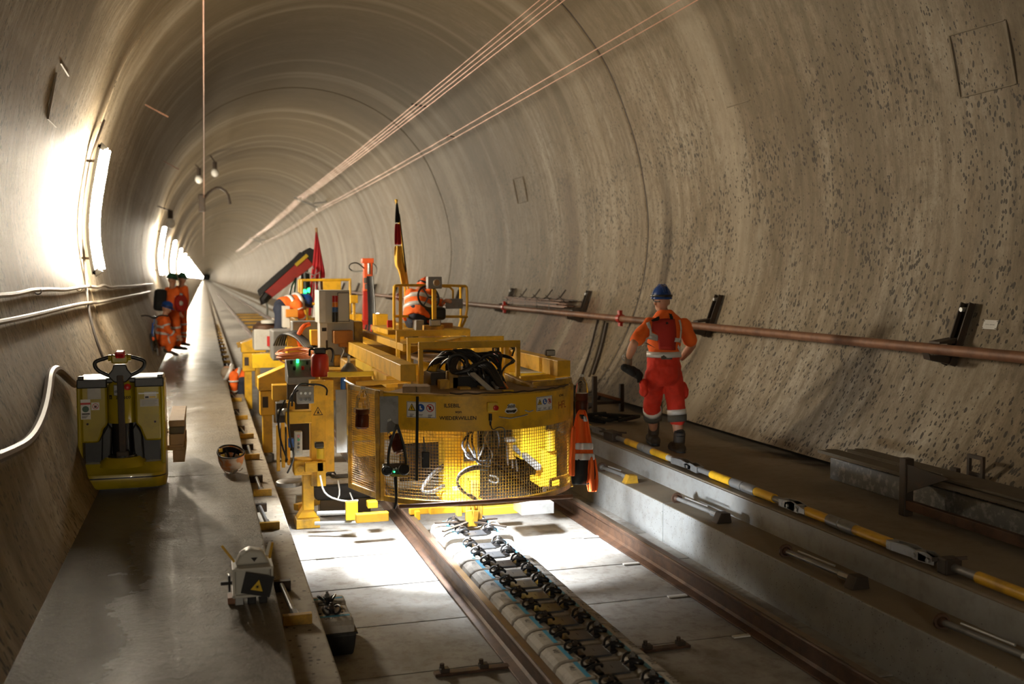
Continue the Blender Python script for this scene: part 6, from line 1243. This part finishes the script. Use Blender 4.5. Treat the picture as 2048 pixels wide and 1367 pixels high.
# helmet lying upside down
hp = ptz(462, 946, ZL); hm = thing('safety_helmet', 'worn pale orange safety helmet lying upside down at the walkway edge', 'helmet', hp)
hp = hp+V((0, 0, .135)); hM = Euler((.38, -.18, .5)).to_matrix(); HT = lambda x, y, z: hp+hM @ V((x, y, z))
rows = [[HT(.108*math.cos(b)*r, .128*math.sin(b)*r, z+(.028*max(0, -math.sin(b)) if z > .03 else 0)) for b in [2*PI*i/28 for i in range(28)]] for r, z in ((.05, -.132), (.35, -.124), (.62, -.100), (.82, -.066), (.94, -.028), (1.0, .015), (1.02, .050), (1.10, .056), (1.10, .062), (.97, .060), (.94, .01), (.80, -.055), (.3, -.105))]
MB().quadstrip(rows).obj('shell', 'orange shell', hm, smooth='all'); MB().tube([HT(.112*math.cos(b), .132*math.sin(b), .062+.028*max(0, -math.sin(b))) for b in [2*PI*i/28 for i in range(29)]], .008, 6).obj('rim_seal', 'black', hm, smooth=True)
MB().quadstrip([[HT(.092*math.cos(b), .110*math.sin(b), z) for b in [2*PI*i/24 for i in range(24)]] for z in (.0, .055)], caps=False).obj('head_band', 'black', hm, solid=.005)
for k in (-.05, 0, .05): MB().tube([HT(k, .131*math.sin(a)*.98, -.134*math.cos(a)*.98) for a in [-1.2+2.4*j/10 for j in range(11)]], .005, 5).obj('ridge', 'orange shell', hm, smooth=True)
for a in (.4, 1.4, 2.4, 3.6, 4.8): MB().bar(HT(.09*math.cos(a), .108*math.sin(a), .045), HT(.02*math.cos(a), .02*math.sin(a), -.03), .022, .004).obj('cradle_strap', 'black', hm)
for a in (2.2, 3.2, 5.4): MB().box(HT(.088*math.cos(a), .105*math.sin(a), .06), (.035, .022, .03)).obj('yellow_clip', 'yellow bright and lit', hm, bevel=.004)
# laser alignment device
lx, ly, lz = .215, 5.50, ZL
ld = thing('laser_device', 'grey laser alignment device with black warning plate on the left walkway edge', 'laser device', (lx, ly, lz))
MB().bb((lx-.085, ly-.01, lz+.045), (lx+.10, ly+.16, lz+.20)).obj('housing', 'cabinet grey', ld, bevel=.012)
for z in (.19, .045): MB().bb((lx-.10, ly-.03, lz+z), (lx+.115, ly+.17, lz+z+.014)).obj('frame_plate', 'cabinet grey', ld, bevel=.002)
for x in (lx-.092, lx+.108): MB().bb((x-.006, ly-.03, lz+.05), (x+.006, ly+.0, lz+.19)).obj('frame_post', 'cabinet grey', ld, bevel=.002)
MB().prism([(lx-.085, ly+.03, lz+.205), (lx+.10, ly+.03, lz+.205), (lx+.06, ly+.03, lz+.275), (lx-.01, ly+.03, lz+.29), (lx-.055, ly+.03, lz+.265)], (0, .10, 0)).obj('prism_dome', 'cabinet grey', ld, bevel=.015, smooth=True)
MB().prism([(lx+.0, ly+.026, lz+.245), (lx+.035, ly+.026, lz+.245), (lx+.018, ly+.026, lz+.222)], (0, .004, 0)).obj('dome_mark', 'ink', ld)
MB().box((lx+.03, ly-.045, lz+.115), (.155, .006, .115), (0, .24, 0)).obj('warning_plate', 'black', ld, bevel=.001)
f = lambda u, v: V((lx+.03+u*math.cos(.24)+v*math.sin(.24), ly-.050, lz+.112-u*math.sin(.24)+v*math.cos(.24)))
m = MB(); m.prism([f(*p) for p in tri(0, 0, .034)], (0, -.001, 0)); m.obj('laser_triangle', 'label yellow', ld)
m = MB(); m.prism([f(*p)+V((0, -.0015, 0)) for p in circ(0, -.006, .007, 8)], (0, -.0005, 0)); m.obj('laser_mark', 'ink', ld)
for k in range(8): MB().bar(f(0, -.006)+V((0, -.002, 0)), f(.014*math.cos(k*PI/4), -.006+.014*math.sin(k*PI/4))+V((0, -.002, 0)), .0015).obj('laser_mark', 'ink', ld)
for u, v, q in ((0, -.031, 0), (-.018, .002, 1), (.018, .002, 2)):
    e = (((-.036, -.030), (.036, -.030)), ((-.036, -.030), (0, .036)), ((.036, -.030), (0, .036)))[q]; MB().bar(f(*e[0])+V((0, -.001, 0)), f(*e[1])+V((0, -.001, 0)), .003).obj('laser_triangle_border', 'ink', ld)
MB().bar((lx-.16, ly+.02, lz+.12), (lx-.10, ly+.02, lz+.12), .018).obj('side_knob', 'black', ld); MB().box((lx-.115, ly+.02, lz+.12), (.012, .05, .09)).obj('side_wheel', 'black', ld, bevel=.004)
MB().bar((lx-.15, ly+.08, lz+.31), (lx-.085, ly+.06, lz+.22), .010).obj('brass_rod', 'gold', ld); MB().bar((lx+.10, ly+.05, lz+.23), (lx+.115, ly+.03, lz+.32), .010).obj('brass_rod', 'gold', ld); MB().bar((lx+.085, ly+.05, lz+.25), (lx+.105, ly+.04, lz+.32), .016).obj('clear_vial', 'white', ld)
MB().cyl((lx-.055, ly+.03, lz+.27), (lx-.03, ly+.03, lz+.285), .012, n=10).obj('clear_vial', 'white', ld)
for x in (lx-.065, lx+.0, lx+.06): MB().bb((x-.022, ly-.01, lz+.0), (x+.022, ly+.10, lz+.046)).obj('foot', 'black' if x > lx-.05 else 'galv', ld, bevel=.004)
MB().bb((lx-.125, ly+.02, lz+.0), (lx-.06, ly+.12, lz+.035)).obj('copper_block', 'pipe rust', ld, bevel=.003)
# ================================================================== RIGHT WALKWAY BEHIND THE MACHINE
st = thing('steel_stand', 'dark steel trestle stand by the right wall behind the guard', 'stand', pt(1215, 830, 12.2))
for x, y0, y1, Y in ((1189, 752, 824, 12.2), (1243, 767, 822, 12.4), (1150, 770, 822, 12.9)): MB().bar(pt(x, y0, Y), pt(x, y1, Y), .055).obj('post', 'dark iron', st)
for a, b in (((1150, 790, 12.9), (1189, 788, 12.2)), ((1150, 806, 12.9), (1189, 808, 12.2)), ((1189, 806, 12.2), (1243, 803, 12.4)), ((1192, 786, 12.3), (1243, 800, 12.4)), ((1165, 820, 12.6), (1189, 808, 12.2))): PBAR('cross_tube', 'pipe rust' if a[1] < 790 and a[0] > 1180 else 'dark iron', st, a, b, .04)
o = MB().bar(ptx(1196, 800, 5.55), ptx(1213, 762, 5.78), .03); o.torus(ptx(1213, 762, 5.78), (.3, 1, 0), .05, .012, 10, 5); o = o.obj('iron_bar', 'dark iron'); tag(o, 'thin iron bar with ring end leaning on the right wall behind the stand', 'bar')
random.seed(5)
for k in range(3):
    x0 = 1182+k*27; o = MB(); c = ptz(x0+12, 846, ZR)
    P = [c+V((random.uniform(-.22, .22), random.uniform(-.18, .18), .03+random.uniform(0, .09))) for _ in range(9)]
    o.tube(P, .022, 6, 2); o = o.obj('webbing_strap', 'black cloth', None, smooth=True); tag(o, 'heap of dark webbing straps on the right walkway, ' + ('nearest the machine', 'middle one', 'beside the walking worker')[k], 'strap', 'heaps of dark straps')
o = MB().tube([ptz(1313, 845, ZR)+V((0, .3, .02)), ptz(1318, 838, ZR)+V((.05, .3, .25)), ptz(1328, 842, ZR)+V((.1, .3, .22)), ptz(1327, 850, ZR)+V((.1, .3, .02))], .02, 8, 2).obj('hose_loop', 'dark wood', None, smooth=True); tag(o, 'short brown hose loop standing behind the walking worker\'s legs', 'hose')
for k, (a, b) in enumerate((((1195, 640), (1160, 760)), ((1208, 642), (1178, 752)), ((1214, 645), (1186, 748)))):
    o = MB().tube([wallhit(*a, .03), wallhit((a[0]+b[0])/2+3, (a[1]+b[1])/2, .03), wallhit(*b, .03)], .018, 6, 1).obj('wall_hose', ('dark iron', 'dark wood', 'dark iron')[k], None, smooth=True); tag(o, 'dark hose running down the right wall below the pipe, ' + ('left', 'middle', 'right')[k]+' one', 'hose', 'hoses below the wall pipe')
# yellow ties and dark panels on the far track
n = 0
for g in range(11):
    y0 = 23.5+4.2*g
    for k in range(5):
        o = MB().bb((1.95, y0+.32*k, .002), (3.3, y0+.32*k+.15, .03)).obj('gauge_tie', 'yellow', None, bevel=.006); n += 1
        tag(o, 'yellow gauge tie between the far rails, %s of the %s bunch behind the machine' % (ORD[k], ORD[g]), 'tie bar', 'yellow ties on the far track')
    o = MB().bb((1.95, y0+1.9, .0), (3.3, y0+3.9, .022)).obj('dark_mat', 'dark iron', None); tag(o, 'dark sleeper mat between the far rails, %s behind the machine' % ORD[g], 'mat', 'dark mats on the far track')
